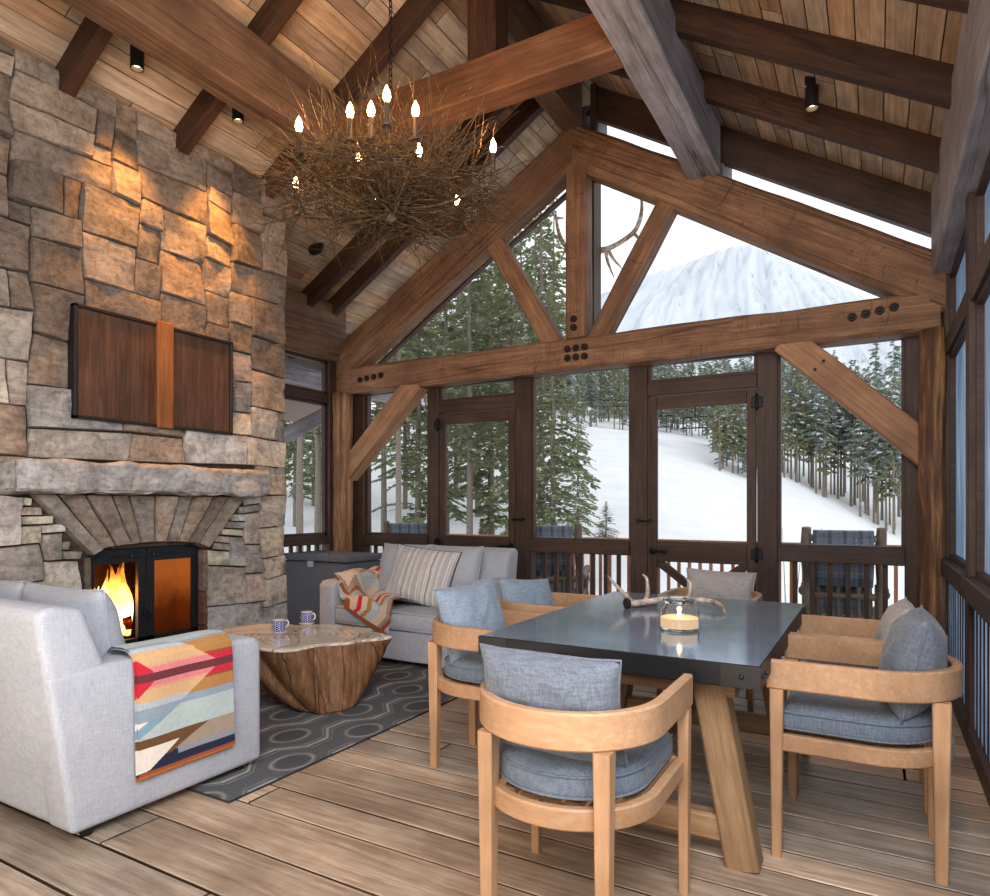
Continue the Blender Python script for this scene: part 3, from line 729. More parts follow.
# logs and flames
LOGM = m_plain('charred_log', '2a1710', .95, 0, .1, .8, 30, .6)
EMB = NT('glowing_ember'); v = EMB.coord((1, 1, 1), rnd=5); n = EMB.noise(v, 14, 4); e = EMB.n('ShaderNodeEmission'); EMB.l(EMB.ramp(n, [(.42, '1a0602'), (.55, '8a2405'), (.7, 'ff8a20')]), e.inputs[0]); e.inputs[1].default_value = 1.2; EMB.l(e.outputs[0], EMB.out.inputs[0])
for k, (p0, p1, r, lb) in enumerate((((-4.95, 2.58, .31), (-4.88, 3.04, .31), .06, 'charred log at the back of the fire'), ((-4.80, 2.60, .305), (-4.86, 3.18, .31), .055, 'charred log at the front of the fire'),
                                ((-4.93, 2.62, .41), (-4.78, 2.98, .44), .055, 'glowing log lying across the other fire logs'), ((-4.82, 3.12, .30), (-4.86, 3.32, .30), .05, 'log end behind the amber firebox pane'))):
    mb = MB(); pts = [V(p0).lerp(V(p1), i/8) for i in range(9)]; mb.tube([p+V((0, .0, .008*nz(p, 9))) for p in pts], [r*(1+.15*nz(p, 14, k)) for p in pts], 12)
    tag(mb.build('fire_log', LOGM if k != 2 else EMB.m, smooth=True, auto=60), lb, 'log')
mb = MB(); rough_block(mb, (-5.04, FC-.38, .236), (-4.74, FC+.36, .27), .04, .02); tag(mb.build('ember_bed', EMB.m), 'bed of glowing embers on the firebox floor', 'embers', kind='stuff')
t = NT('flame'); v = t.coord((1, 1, 1), 'Generated'); sx = t.n('ShaderNodeSeparateXYZ'); t.l(v, sx.inputs[0])
v2 = t.coord((1, 1, .4), rnd=3); n = t.noise(v2, 9, 3, .5, .8)
zz = t.math('ADD', sx.outputs[2], t.math('MULTIPLY', t.math('SUBTRACT', n, .5), .7))
e = t.n('ShaderNodeEmission'); t.l(t.ramp(zz, [(.05, 'ffb040'), (.3, 'fff3c0'), (.6, 'ffd060'), (.9, 'ff8418')]), e.inputs[0])
t.l(t.math('MULTIPLY', t.ramp(zz, [(0, (.5, .5, .5)), (.35, (1, 1, 1)), (.95, (.25, .25, .25))]), 4.5), e.inputs[1])
tr = t.n('ShaderNodeBsdfTransparent'); m = t.n('ShaderNodeMixShader'); t.l(t.ramp(zz, [(.5, (1, 1, 1)), (1.0, (.25, .25, .25))]), m.inputs[0]); t.l(tr.outputs[0], m.inputs[1]); t.l(e.outputs[0], m.inputs[2]); t.l(m.outputs[0], t.out.inputs[0]); FLAME = t.m
FR = random.Random(4)
mb = MB()
for k in range(34):
    y = FC-.425+.40*FR.random(); x = FR.uniform(-4.98, -4.78); h = FR.uniform(.3, .62); w = FR.uniform(.045, .085); off = FR.random()*20; lean = FR.uniform(-.05, .05); pts = []; rad = []
    for i in range(11):
        u = i/10; pts.append((x+.02*math.sin(off+u*5), y+lean*u*2*.6+.025*math.sin(off*2+u*6)*u, .33+h*u)); rad.append(max(.003, w*(math.sin(PI*min(1, u*.8+.2))**.9)*(1-u**3)))
    mb.tube(pts, rad, 8, flat=.5)
tag(mb.build('flames', FLAME, smooth=True), 'bright yellow flames burning behind the clear firebox pane', 'fire', kind='stuff')

# cupboard over the mantel
cb = thing('wall_cupboard', 'flat two panel brown wooden cupboard in a black frame above the mantel', 'cupboard', (XF+.02, 3.03, 1.86))
ya, yb, za, zb = 2.415, 3.635, 1.86, 2.60; xc = XF+.05
mb = MB()
for a, b, c, d in ((ya, ya+.022, za, zb), (yb-.022, yb, za, zb), (ya, yb, za, za+.022), (ya, yb, zb-.022, zb)): mb.box((XF-.03, a, c), (xc+.03, b, d), .003)
mb.build('frame', BLACK, cb)
for a, b in ((ya+.022, 3.02), (3.06, yb-.022)):
    mb = MB(); k = 4
    for i in range(k):
        y0, y1 = a+(b-a)*i/k, a+(b-a)*(i+1)/k; mb.box((XF-.02, y0+.0006, za+.022), (xc+.012, y1-.0006, zb-.022), .0015, col=tone((.95, .93, .92), .14, .06))
    mb.build('door', W_PANEL, cb)
sbox(xc+.012, xc+.045, 2.98, 3.105, za-.005, zb+.02, 'centre_batten', cb, W_BATTEN)
# ------------------------------------------------------------------ rug
def rugcol(x, y):
    k = 1+.16*noise.noise(V((x*60, y*60, 0)))+.18*noise.noise(V((x*5, y*5, 7)))
    base = [q*k for q in lin('5b5d60')[:3]]
    W = .30; P = .54
    c = x/W; col = math.floor(c+.5); ph = y/P+(.5 if col % 2 else 0)
    t = (ph % 1.0); tri = abs(2*t-1); amp = max(0, min(1, (tri-.28)/.44))*.10
    best = 1
    for cc in (col-1, col, col+1):
        phs = y/P; tt = abs(2*(phs % 1.0)-1); am = max(0, min(1, (tt-.28)/.44))*.11-.055
        best = min(best, abs(x-(cc*W+(am if cc % 2 else -am))))
    l1 = min(1, max(0, 1.3-abs(best)/.012))
    l2 = max(0, 1-abs(best-.034)/.009)*.45
    # ovals in the wide cells
    rows = []
    for cc in (col-1, col, col+1):
        for r in (math.floor(y/P), math.floor(y/P)+1, math.floor(y/P)+.5):
            odd = (cc % 2) ^ (1 if r % 1 else 0)
            ox = (cc+.5)*W; oy = r*P
            if odd: continue
            rows.append(math.hypot((x-ox)/.088, (y-oy)/.115))
    d = min(rows) if rows else 9
    l3 = max(0, 1-abs(d-1)/.15)*.6
    dk = .75 if d < .8 else 1
    m = max(l1, l2, l3); m *= .75+.5*noise.noise(V((x*9, y*9, 2)))
    m = max(0, min(1, m)); tgt = lin('bab4a8')[:3]
    return [b*dk*(1-m)+q*m for b, q in zip(base, tgt)]
RX0, RX1, RY0, RY1 = -4.75, -2.45, 1.97, 4.7
mb = MB(); mb.grid(lambda u, v: (RX0+(RX1-RX0)*u, RY0+(RY1-RY0)*v, .012+.0015*noise.noise(V((u*9, v*9, 1)))), 250, 300, lambda u, v: rugcol(RX0+(RX1-RX0)*u, RY0+(RY1-RY0)*v))
mb.box((RX0, RY0, .001), (RX1, RY1, .0095), col=lin('3a3a3c')[:3])
tag(mb.build('rug', m_vcol('rug_pile', 1, .5, 220, spec=.05, dist=.004)), 'charcoal rug with pale ogee trellis pattern under the stump table', 'rug')

# ------------------------------------------------------------------ pillows
def pillow_mesh(w, h, t, seed=0, colfn=None, corner=.75, n=30, sag=0):
    mb = MB()
    for s in (1, -1):
        def fn(u, v):
            a, b = 2*u-1, 2*v-1
            r = (max(0, 1-abs(a)**2.4)*max(0, 1-abs(b)**2.4))**.5
            k = 1-.07*(1-abs(b)**2)*abs(a)**3; k2 = 1-.07*(1-abs(a)**2)*abs(b)**3
            x = a*w/2*k; y = b*h/2*k2
            z = s*t/2*r*(1+.12*noise.noise(V((a*1.6+seed, b*1.6, s))))+.012*noise.noise(V((a*4+seed, b*4, s*3)))*r
            y -= sag*(1-a*a)*max(0, b)
            return (x, y, z)
        mb.grid(fn, n, n, colfn)
    bm = bmesh.new(); return mb
def pmat(loc, face, tilt, spin=0, roll=0):
    """stands a pillow up: its flat side faces the bearing `face`, leaning back by tilt"""
    return Matrix.Translation(loc) @ Matrix.Rotation(face, 4, 'Z') @ Matrix.Rotation(tilt, 4, 'X') @ Matrix.Rotation(PI/2, 4, 'X') @ Matrix.Rotation(spin, 4, 'Z')
def pillow(name, label, loc, face, tilt, w, h, t, mat, seed=0, spin=0, colfn=None, cat='pillow', group=None, parent=None, n=26):
    mb = pillow_mesh(w, h, t, seed, colfn, n=n); M = pmat(loc, face, tilt, spin)
    pip = MB(); pts = []
    for k in range(4*12):
        e, u = divmod(k, 12); u = 2*u/12-1; a, b = [(u, -1), (1, u), (-u, 1), (-1, -u)][e]
        kk = 1-.07*(1-abs(b)**2)*abs(a)**3; k2 = 1-.07*(1-abs(a)**2)*abs(b)**3; pts.append((a*w/2*kk, b*h/2*k2, 0))
    pts.append(pts[0]); pip.tube(pts, .0045, 6, False)
    o = mb.build(name, mat, parent, smooth=True, M=M)
    bm = bmesh.new(); bm.from_mesh(o.data); bmesh.ops.remove_doubles(bm, verts=bm.verts, dist=.0008); bmesh.ops.recalc_face_normals(bm, faces=bm.faces); bm.to_mesh(o.data); bm.free()
    o.data.polygons.foreach_set('use_smooth', [True]*len(o.data.polygons))
    if label: tag(o, label, cat, group)
    return o, pip, M
def pillow_thing(*a, **k):
    o, pip, M = pillow(*a, **k)
    p = pip.build('piping', o.data.materials[0], None, smooth=True); p.parent = o
    return o

# ------------------------------------------------------------------ sofas
def make_sofa(label, x0, x1, yb, flip, npill):
    """x0..x1 wide; yb = line of the back foot; flip -1 faces +y, +1 faces -y"""
    f = -1 if flip > 0 else 1                 # seat direction
    t = thing('loveseat', label, 'sofa', ((x0+x1)/2, yb, 0))
    Y = lambda d: yb+f*d
    aw = .17
    def pr(poly, a, b, name, bev=.03):
        mb = MB(); mb.prism([(Y(p), z) for p, z in poly], 0, a, b)
        o = mb.build(name, FABRIC, t)
        bm = bmesh.new(); bm.from_mesh(o.data); bmesh.ops.bevel(bm, geom=list(bm.edges), offset=bev, segments=3, profile=.6, affect='EDGES'); bm.to_mesh(o.data); bm.free()
        o.data.polygons.foreach_set('use_smooth', [True]*len(o.data.polygons)); o.data.set_sharp_from_angle(angle=math.radians(40)); return o
    pr([(0.004, .045), (.26, .045), (.20, .5), (.05, .90), (-.07, .925), (-.125, .90)], x0+.006, x1-.006, 'backrest', .035)
    for a, b in ((x0, x0+aw), (x1-aw, x1)): pr([(.0, .045), (.90, .045), (.90, .62), (.86, .655), (.10, .675), (-.085, .66)], a, b, 'arm', .026)
    pr([(.2, .06), (.885, .06), (.885, .30), (.2, .30)], x0+aw, x1-aw, 'seat_base', .015)
    xm = (x0+x1)/2
    for a, b in ((x0+aw+.006, xm-.004), (xm+.004, x1-aw-.006)):
        mb = MB(); mb.box((a, Y(.2), .30), (b, Y(.91), .45), .04, 4); mb.build('seat_cushion', FABRIC, t, smooth=True, auto=60)
        q = MB()
        for z in (.312, .44): q.tube([(a+.02, Y(.905), z), (b-.02, Y(.905), z)], .005, 6)
        q.build('piping', FABRIC, t, smooth=True)
        o, pip, M = pillow('back_cushion', None, ((a+b)/2, Y(.27), .69), 0 if flip > 0 else PI, -.2, (b-a)*1.02, .52, .26, FABRIC, seed=a*7, parent=t)
        pc = pip.build('piping', FABRIC, None, smooth=True); pc.parent = o
    for x in (x0+.07, x1-.07):
        for d in (.09, .82):
            mb = MB(); mb.lathe([(.022, 0), (.03, .05), (0, .05)], 14, (x, Y(d), 0)); mb.build('foot', BLACK, t, smooth=True, auto=40)
    return t
make_sofa('pale grey linen sofa seen from its back corner with a striped blanket over its arm', -4.25, -2.645, 1.42, -1, 2)
make_sofa('grey linen loveseat below the screen door with a rumpled throw and striped pillow', -4.16, -2.75, 5.16, 1, 2)
# striped pillow on the loveseat
def stripes(u, v):
    s = (u*11) % 1.0; k = int(u*11)
    c = lin('b6b5b5')[:3]
    if s < .12: c = lin('e6e2de')[:3]
    elif .30 < s < .36 or .48 < s < .54: c = lin('d8d4d0')[:3]
    elif .63 < s < .67 and k % 2: c = lin('87736b')[:3]
    if s < .3 and s >= .12 and int(v*46) % 2: c = lin('cfcac6')[:3]
    return c
pillow_thing('striped_pillow', 'large square grey pillow with cream and brown stripes on the loveseat', (-3.40, 4.70, .69), .12, -.42, .64, .52, .18, THROW, 3, -.1, stripes, n=80)

# ------------------------------------------------------------------ blankets
SW = dict(blue='8fa0ae', ochre='b07f48', rust='9a4f2e', red='c8283c', maroon='6b3238', aqua='b4c1be', taupe='a2917f', navy='1f2740', orange='b8682f', white='e5ddd0', brown='6b4a2c',
          peach='d3ab7e', pink='d97f82', pale='b3bcc0', teal='7fa3b4', slate='8f939c')
SW = {k: tuple(lin(v)[:3]) for k, v in SW.items()}
def sw(x, p):
    d = abs(p-.235)
    if d < .032: return SW['maroon']
    rb = .80-1.75*max(0, d-.03) if p < .47 else -1
    if p < .5:
        if x < .15-1.4*max(0, d-.045)-.0 and d < .14 and x < .15: return SW['red']
        if x < rb:
            if d < .09: return SW['pink'] if d < .075 or int(x*160) % 2 else SW['peach']
            if d < .185: return SW['peach']
            if d < .235: return SW['pale']
            if p < .1: return SW['aqua'] if x > .45 else SW['blue']
        if p < .0: return SW['aqua']
        if d > .205: return SW['blue']
        if d > .105: return SW['ochre']
        if d > .085: return SW['rust']
        return SW['red']
    if p > .985: return SW['orange']
    if p > .962: return SW['rust']
    # lower zigzags
    if p < .70:
        e = .42-2.2*(p-.5)
        if x < e:
            if x < e-.17 and p > .57: return SW['white'] if x < .13*(1-(p-.57)/.06) else (SW['teal'] if x > e-.25 else SW['blue'])
            return SW['blue'] if p < .57 else SW['teal']
        return SW['aqua']
    if p < .955:
        bx = .72-2.6*max(0, p-.70)
        if p > .77 and x < .40-1.75*(p-.77): return SW['white']
        if x < bx and p < .86: return SW['brown'] if p < .86 else SW['navy']
        if p < .845: return SW['taupe'] if p < .83 or True else SW['slate']
        if p < .885: return SW['slate'] if x > .38 else SW['navy']
        return SW['navy']
    return SW['navy']
def fold_blanket():
    mb = MB(); xs = -2.645; ya, yb = 1.65, 2.12
    prof = [(-.20, .46), (-.185, .60), (-.17, .675), (-.14, .695), (-.06, .698), (-.02, .690), (.008, .668), (.016, .60), (.016, .40), (.020, .17)]
    L = [0]
    for a, b in zip(prof, prof[1:]): L.append(L[-1]+math.hypot(b[0]-a[0], b[1]-a[1]))
    p0 = L[5]-.01
    def at(s):
        for i in range(len(L)-1):
            if s <= L[i+1] or i == len(L)-2:
                k = (s-L[i])/(L[i+1]-L[i]); return [q+(r-q)*k for q, r in zip(prof[i], prof[i+1])]
    T = L[-1]
    for lay in (0, 1):
        def fn(u, v):
            q = at(v*T); w = .006*noise.noise(V((u*3, v*5, 4+lay))); y = ya+(yb-ya)*u+.02*(v-.5)*(1 if lay else .6)+.006*lay
            n = .004+.007*lay; ang = 1 if v*T > L[6] else 0
            return (xs+q[0]+(n if ang else 0)+w*ang, y, q[1]+(0 if ang else n)+w*(1-ang)+.006*lay*(v > .97))
        mb.grid(fn, *((60, 100) if lay == 0 else (200, 340)), lambda u, v: sw(u, (v*T-p0)/(T-p0)) if v*T > p0-.02 else SW['aqua'])
    o = mb.build('striped_blanket', THROW, smooth=True)
    return tag(o, 'folded blanket of red, ochre and navy bands hanging over the sofa arm', 'blanket')
fold_blanket()
def rumpled():
    mb = MB()
    def z0(x, y):
        seat = .468; arm = .69
        k = 1/(1+math.exp((x+3.975)/.02)); z = seat*(1-k)+arm*k
        bk = max(0, (y-4.78)/.25); z += .16*min(1, bk)**1.5*(1-k)
        return z
    def fn(u, v):
        x = -4.13+.76*u+.14*(1-v)*u; y = 4.98-(.56+.40*u**.8)*v
        y0 = y; drop = 0
        if y < 4.235: drop = 4.235-y; y = 4.235
        z = z0(x, y)
        s = x*.8+y*.9
        f = .075*abs(math.sin(s*9+2*noise.noise(V((x*3, y*3, 1)))))**1.5+.03*abs(noise.noise(V((x*9, y*6, 3))))+.05*math.exp(-((x+3.75)/.1)**2-((y-4.75)/.16)**2)*1.5
        if drop: return (x, 4.225-.012*f*20*.5, .455-drop+.0*f)
        return (x, y, z+.006+f*(.35 if x < -4.0 else 1))
    mp = ['peach', 'peach', 'peach', 'red', 'peach', 'ochre', 'aqua', 'pale', 'peach', 'peach', 'taupe', 'rust', 'pale', 'aqua', 'slate', 'pale']
    def cf(u, v):
        t = (u*.95+.28*v+.16*abs(((v*3) % 1)-.5))*23; k = mp[int(t) % 16]
        if k == 'peach' and ((u*6+v*9) % 3) < .35: k = 'pale'
        if v > .965 and u > .35: k = 'rust'
        return tuple(lin('dac6aa')[:3]) if k == 'peach' else SW[k]
    mb.grid(fn, 110, 110, cf)
    return tag(mb.build('rumpled_throw', THROW, smooth=True), 'rumpled tan, red and grey patterned throw bunched on the loveseat corner', 'blanket')
rumpled()

# ------------------------------------------------------------------ stump coffee table
def stump():
    t = thing('stump_table', 'coffee table cut from a tree stump with a glossy pale top', 'coffee table', (-3.3, 3.3, 0))
    c, s = math.cos(math.radians(22)), math.sin(math.radians(22)); n = 96
    lob = lambda a: 1+.06*math.sin(3*a+.6)+.06*math.sin(5*a+2)+.045*math.sin(9*a+1)-.09*math.exp(-(((a-4.55+PI) % (2*PI)-PI)/.1)**2)-.06*math.exp(-(((a-.9+PI) % (2*PI)-PI)/.12)**2)
    mb = MB(); vs = []; K = 26
    for i in range(K+1):
        h = i/K; e = h**.78
        cx = -3.06+(-3.43+3.06)*e; cy = 3.20+(3.28-3.20)*e
        rx = .17+(.585-.17)*e; ry = .16+(.43-.16)*e
        if h > .9: rx *= 1+.01*math.sin((h-.9)*31); ry *= 1
        for j in range(n):
            a = 2*PI*j/n; r = 1+(lob(a)-1)*(.4+.8*h)
            r += (.05*noise.noise(V((math.cos(a)*5, math.sin(a)*5, h*1.6)))+.035*abs(noise.noise(V((math.cos(a)*11, math.sin(a)*11, h*2.2))))+.012*noise.noise(V((math.cos(a)*20, math.sin(a)*20, h*9))))*(1 if h < .93 else .3)
            X, Yy = rx*r*math.cos(a), ry*r*math.sin(a)
            z = .012+.40*h
            if i == 0: z = .013+.02*max(0, noise.noise(V((math.cos(a)*2, math.sin(a)*2, 0))))
            vs.append((cx+c*X-s*Yy, cy+s*X+c*Yy, z))
    fs = [(i*n+j, i*n+(j+1) % n, (i+1)*n+(j+1) % n, (i+1)*n+j) for i in range(K) for j in range(n)]+[tuple(range(n-1, -1, -1))]
    mb.add(vs, fs)
    tm = NT('stump_bark'); v = tm.coord((2.2, 2.2, .5)); n1 = tm.noise(v, 5, 7, .7, 1.5); n2 = tm.noise(tm.coord((1, 1, .3)), 22, 5, .7)
    cc = tm.ramp(tm.mix('MIX', .4, n1, n2), [(.28, '2e1c11'), (.42, '5f3f27'), (.58, '835f40'), (.74, 'ab8a66')])
    cr = tm.math('ABSOLUTE', tm.math('SUBTRACT', tm.noise(tm.coord((1.6, 1.6, .25)), 3.2, 3, .5, .3), .5)); kk = tm.ramp(cr, [(0, (.12, .08, .05)), (.012, (1, 1, 1))])
    cc = tm.mix('MULTIPLY', .7, cc, kk); tm.bsdf(cc, .55, 0, .3, tm.bump(tm.mix('MULTIPLY', .8, n2, kk), .7, .02))
    mb.build('trunk', tm.m, t, smooth=True)
    top = vs[-n:]; ce = V((sum(p[0] for p in top)/n, sum(p[1] for p in top)/n, 0)); mb = MB(); V2 = []
    rings = [(1.0, .411), (1.004, .418), (.99, .4245)]+[(k, .4255) for k in (.9, .75, .6, .45, .3, .15)]
    for k, z in rings:
        for p in top: V2.append((ce.x+(p[0]-ce.x)*k, ce.y+(p[1]-ce.y)*k, z))
    V2.append((ce.x, ce.y, .4255)); m = len(rings)
    fs = [(i*n+j, i*n+(j+1) % n, (i+1)*n+(j+1) % n, (i+1)*n+j) for i in range(m-1) for j in range(n)]+[((m-1)*n+j, (m-1)*n+(j+1) % n, m*n) for j in range(n)]
    mb.add(V2, fs)
    tm = NT('stump_top'); v = tm.coord((1, 1, 1)); mp = tm.n('ShaderNodeMapping'); mp.inputs['Location'].default_value = (3.3, -3.3, 0); tm.l(v, mp.inputs[0])
    w = tm.n('ShaderNodeTexWave', wave_type='RINGS', rings_direction='Z'); w.inputs['Scale'].default_value = 7; w.inputs['Distortion'].default_value = 9; w.inputs['Detail'].default_value = 4; w.inputs['Detail Scale'].default_value = .8; tm.l(mp.outputs[0], w.inputs[0])
    nn = tm.noise(v, 3.5, 5, .6, 1); cc = tm.ramp(tm.mix('MIX', .82, w.outputs[1], nn), [(.3, 'a08b77'), (.45, 'c9b8a5'), (.6, 'e2d8cb')])
    cr = tm.math('ABSOLUTE', tm.math('SUBTRACT', tm.noise(v, 1.9, 3, .5, 1), .5)); cc = tm.mix('MULTIPLY', .8, cc, tm.ramp(cr, [(0, (.2, .14, .1)), (.015, (1, 1, 1))]))
    p = tm.bsdf(cc, .16, 0, .6); p.inputs['Coat Weight'].default_value = .5
    mb.build('polished_top', tm.m, t, smooth=True, auto=50)
stump()
# mugs on saucers
def mugcol(u, v):
    if v > .93 or v < .05: return lin('e9ebf2')[:3]
    if v > .84: return lin('27306e')[:3]
    a = (u*22) % 1-.5; b = (v*7+.5*(int(u*22) % 2)) % 1-.5
    return lin('dfe3f0')[:3] if a*a+b*b < .075 else lin('2e3d86')[:3]
CER = m_vcol('glazed_ceramic', .15, 0, 5, spec=.6, dist=.001); WHITEC = m_plain('white_ceramic', 'e4e2dd', .15)
def mug(loc, ha, label):
    t = thing('mug', label, 'mug', loc); x, y, z = loc
    mb = MB(); prof = [(.033, 0), (.043, .02), (.046, .045), (.042, .072), (.043, .085)]
    def R_(v):
        k = v*4; i = min(3, int(k)); f = k-i; return [p+(q-p)*f for p, q in zip(prof[i], prof[i+1])]
    mb.grid(lambda u, v: (x+R_(v)[0]*math.cos(2*PI*u), y+R_(v)[0]*math.sin(2*PI*u), z+R_(v)[1]), 88, 36, mugcol)
    mb.lathe([(.043, .085), (.039, .085), (.039, .03), (0, .03)], 40, loc, lin('eceef2')[:3]); mb.lathe([(0, .001), (.033, 0)], 40, loc, lin('eceef2')[:3])
    mb.build('cup', CER, t, smooth=True, auto=50)
    d = V((math.cos(ha), math.sin(ha), 0)); mb = MB(); mb.tube([V(loc)+d*r+V((0, 0, h)) for r, h in ((.042, .07), (.062, .073), (.072, .058), (.068, .036), (.044, .022))], .0055, 8); mb.build('handle', WHITEC, t, smooth=True)
    q = MB(); q.lathe([(0, -.004), (.052, -.004), (.056, 0), (0, .0005)], 32, loc); tag(q.build('coaster', m_plain('pale_coaster', 'c9c4bb', .4), smooth=True, auto=40), ('pale round coaster under the mug in the middle of the stump' if 'alone' in label else 'pale round coaster under the mug at the far rim of the stump'), 'coaster')
mug((-3.56, 3.27, .431), math.radians(75), 'blue and white patterned mug standing alone in the middle of the stump top')
mug((-3.65, 3.62, .431), math.radians(10), 'blue and white patterned mug at the far rim of the stump top, handle showing')

# ------------------------------------------------------------------ wicker chest
def wick(name):
    t = NT(name); v = t.coord((1, 1, 1)); sx = t.n('ShaderNodeSeparateXYZ'); t.l(v, sx.inputs[0])
    hsum = t.math('ADD', sx.outputs[0], sx.outputs[1])
    a = t.math('SINE', t.math('MULTIPLY', hsum, 180)); b = t.math('SINE', t.math('MULTIPLY', sx.outputs[2], 260))
    w = t.math('MULTIPLY', a, b); c = t.ramp(t.math('MULTIPLY_ADD', w, .5), [(0, '303238'), (.5, '565960'), (1, '7b7e86')])
    t.bsdf(c, .5, 0, .4, t.bump(w, .6, .006)); return t.m
WICK = wick('dark_wicker')
ch = thing('wicker_chest', 'dark grey woven wicker storage chest in the corner by the log post', 'chest', (-4.8, 5.2, 0))
mb = MB(); mb.box((-5.36, 4.95, .05), (-4.46, 5.5, .73), .012); mb.build('body', WICK, ch)
mb = MB(); mb.box((-5.375, 4.93, .74), (-4.44, 5.52, .80), .012, 2); mb.build('lid', WICK, ch, smooth=True, auto=40)
mb = MB(); mb.box((-4.96, 4.92, .68), (-4.89, 4.946, .74), .004); mb.build('clasp', m_plain('grey_clasp', '9b9ea3', .4), ch)
for x in (-5.32, -4.5):
    for y in (4.98, 5.47): mb = MB(); mb.box((x-.025, y-.025, 0), (x+.025, y+.025, .05)); mb.build('foot', BLACK, ch)

# ------------------------------------------------------------------ dining table
TX0, TX1, TY0, TY1, TZ = -1.44, -.34, 2.40, 4.05, .757
tb = thing('dining_table', 'trestle dining table with a thick blackened metal top and oak legs', 'table', ((TX0+TX1)/2, (TY0+TY1)/2, 0))
t = NT('zinc_reflection_blue'); v = t.coord((1, 1, 1)); n = t.noise(v, 4, 6, .6, .6); n2 = t.noise(t.coord((1, 6, 1)), 12, 4)
c = t.ramp(t.mix('MIX', .5, n, n2), [(.35, '7e90a3'), (.65, '9db0c4')]); rr = t.ramp(n, [(.3, (.30, .30, .30)), (.7, (.40, .40, .40))])  # window reflection painted as a pale blue base over dark metal
t.bsdf(c, rr, .5, .9, t.bump(n2, .05, .004)); ZINC = t.m
mb = MB(); mb.box((TX0, TY0, TZ-.082), (TX1, TY1, TZ), .0035, 1)
mb.mi = [0 if all(mb.v[i][2] > TZ-.001 for i in f) else 1 for f in mb.f]; mb.build('tabletop', ZINC, tb, mats=[m_plain('dark_edge_band', '161618', .5, 0, .3)])
for x, s in ((TX0, -1), (TX1, 1)):
    for y, q in ((TY0, -1), (TY1, 1)):
        mb = MB()
        mb.box((x-s*.13, y+q*.002, TZ-.08), (x+s*.003, y-q*.01, TZ-.002), .001); mb.box((x+s*.0028, y, TZ-.08), (x-s*.01, y-q*.13, TZ-.002), .001)
        mb.build('corner_plate', BLACK, tb)
for x, y, ax in ((TX1-.06, TY0-.002, 1), (TX1+.003, TY0+.045, 0), (TX1+.003, TY0+.1, 0), (TX0+.06, TY0-.002, 1), (TX1+.003, TY1-.07, 0)):
    mb = MB(); q = MB(); q.lathe([(.009, 0), (.007, .006), (0, .008)], 10); M = Matrix.Translation((x, y, TZ-.042)) @ (Matrix.Rotation(PI/2, 4, 'X') if ax else Matrix.Rotation(PI/2, 4, 'Y')); mb.add([M @ V(p) for p in q.v], q.f); mb.build('rivet', STEELD, tb, smooth=True)
xm = (TX0+TX1)/2
for y in (2.56, 3.86):
    for s in (-1, 1):
        timber('leg', (xm+s*.35, y, .675), (xm+s*.475, y, 0.0), .115, .115, W_LEG, tb, up=(0, 1, 0), hewn=.003, bev=.008, cut0=-s*.18 if False else 0)
    timber('trestle_head', (xm-.45, y, .64), (xm+.45, y, .64), .1, .07, W_LEG, tb, hewn=.002)
    timber('foot_rail', (xm-.43, y, .12), (xm+.43, y, .12), .07, .1, W_LEG, tb, hewn=.002)
timber('stretcher', (xm, 2.56, .215), (xm, 3.86, .215), .075, .09, W_LEG, tb, hewn=.002)

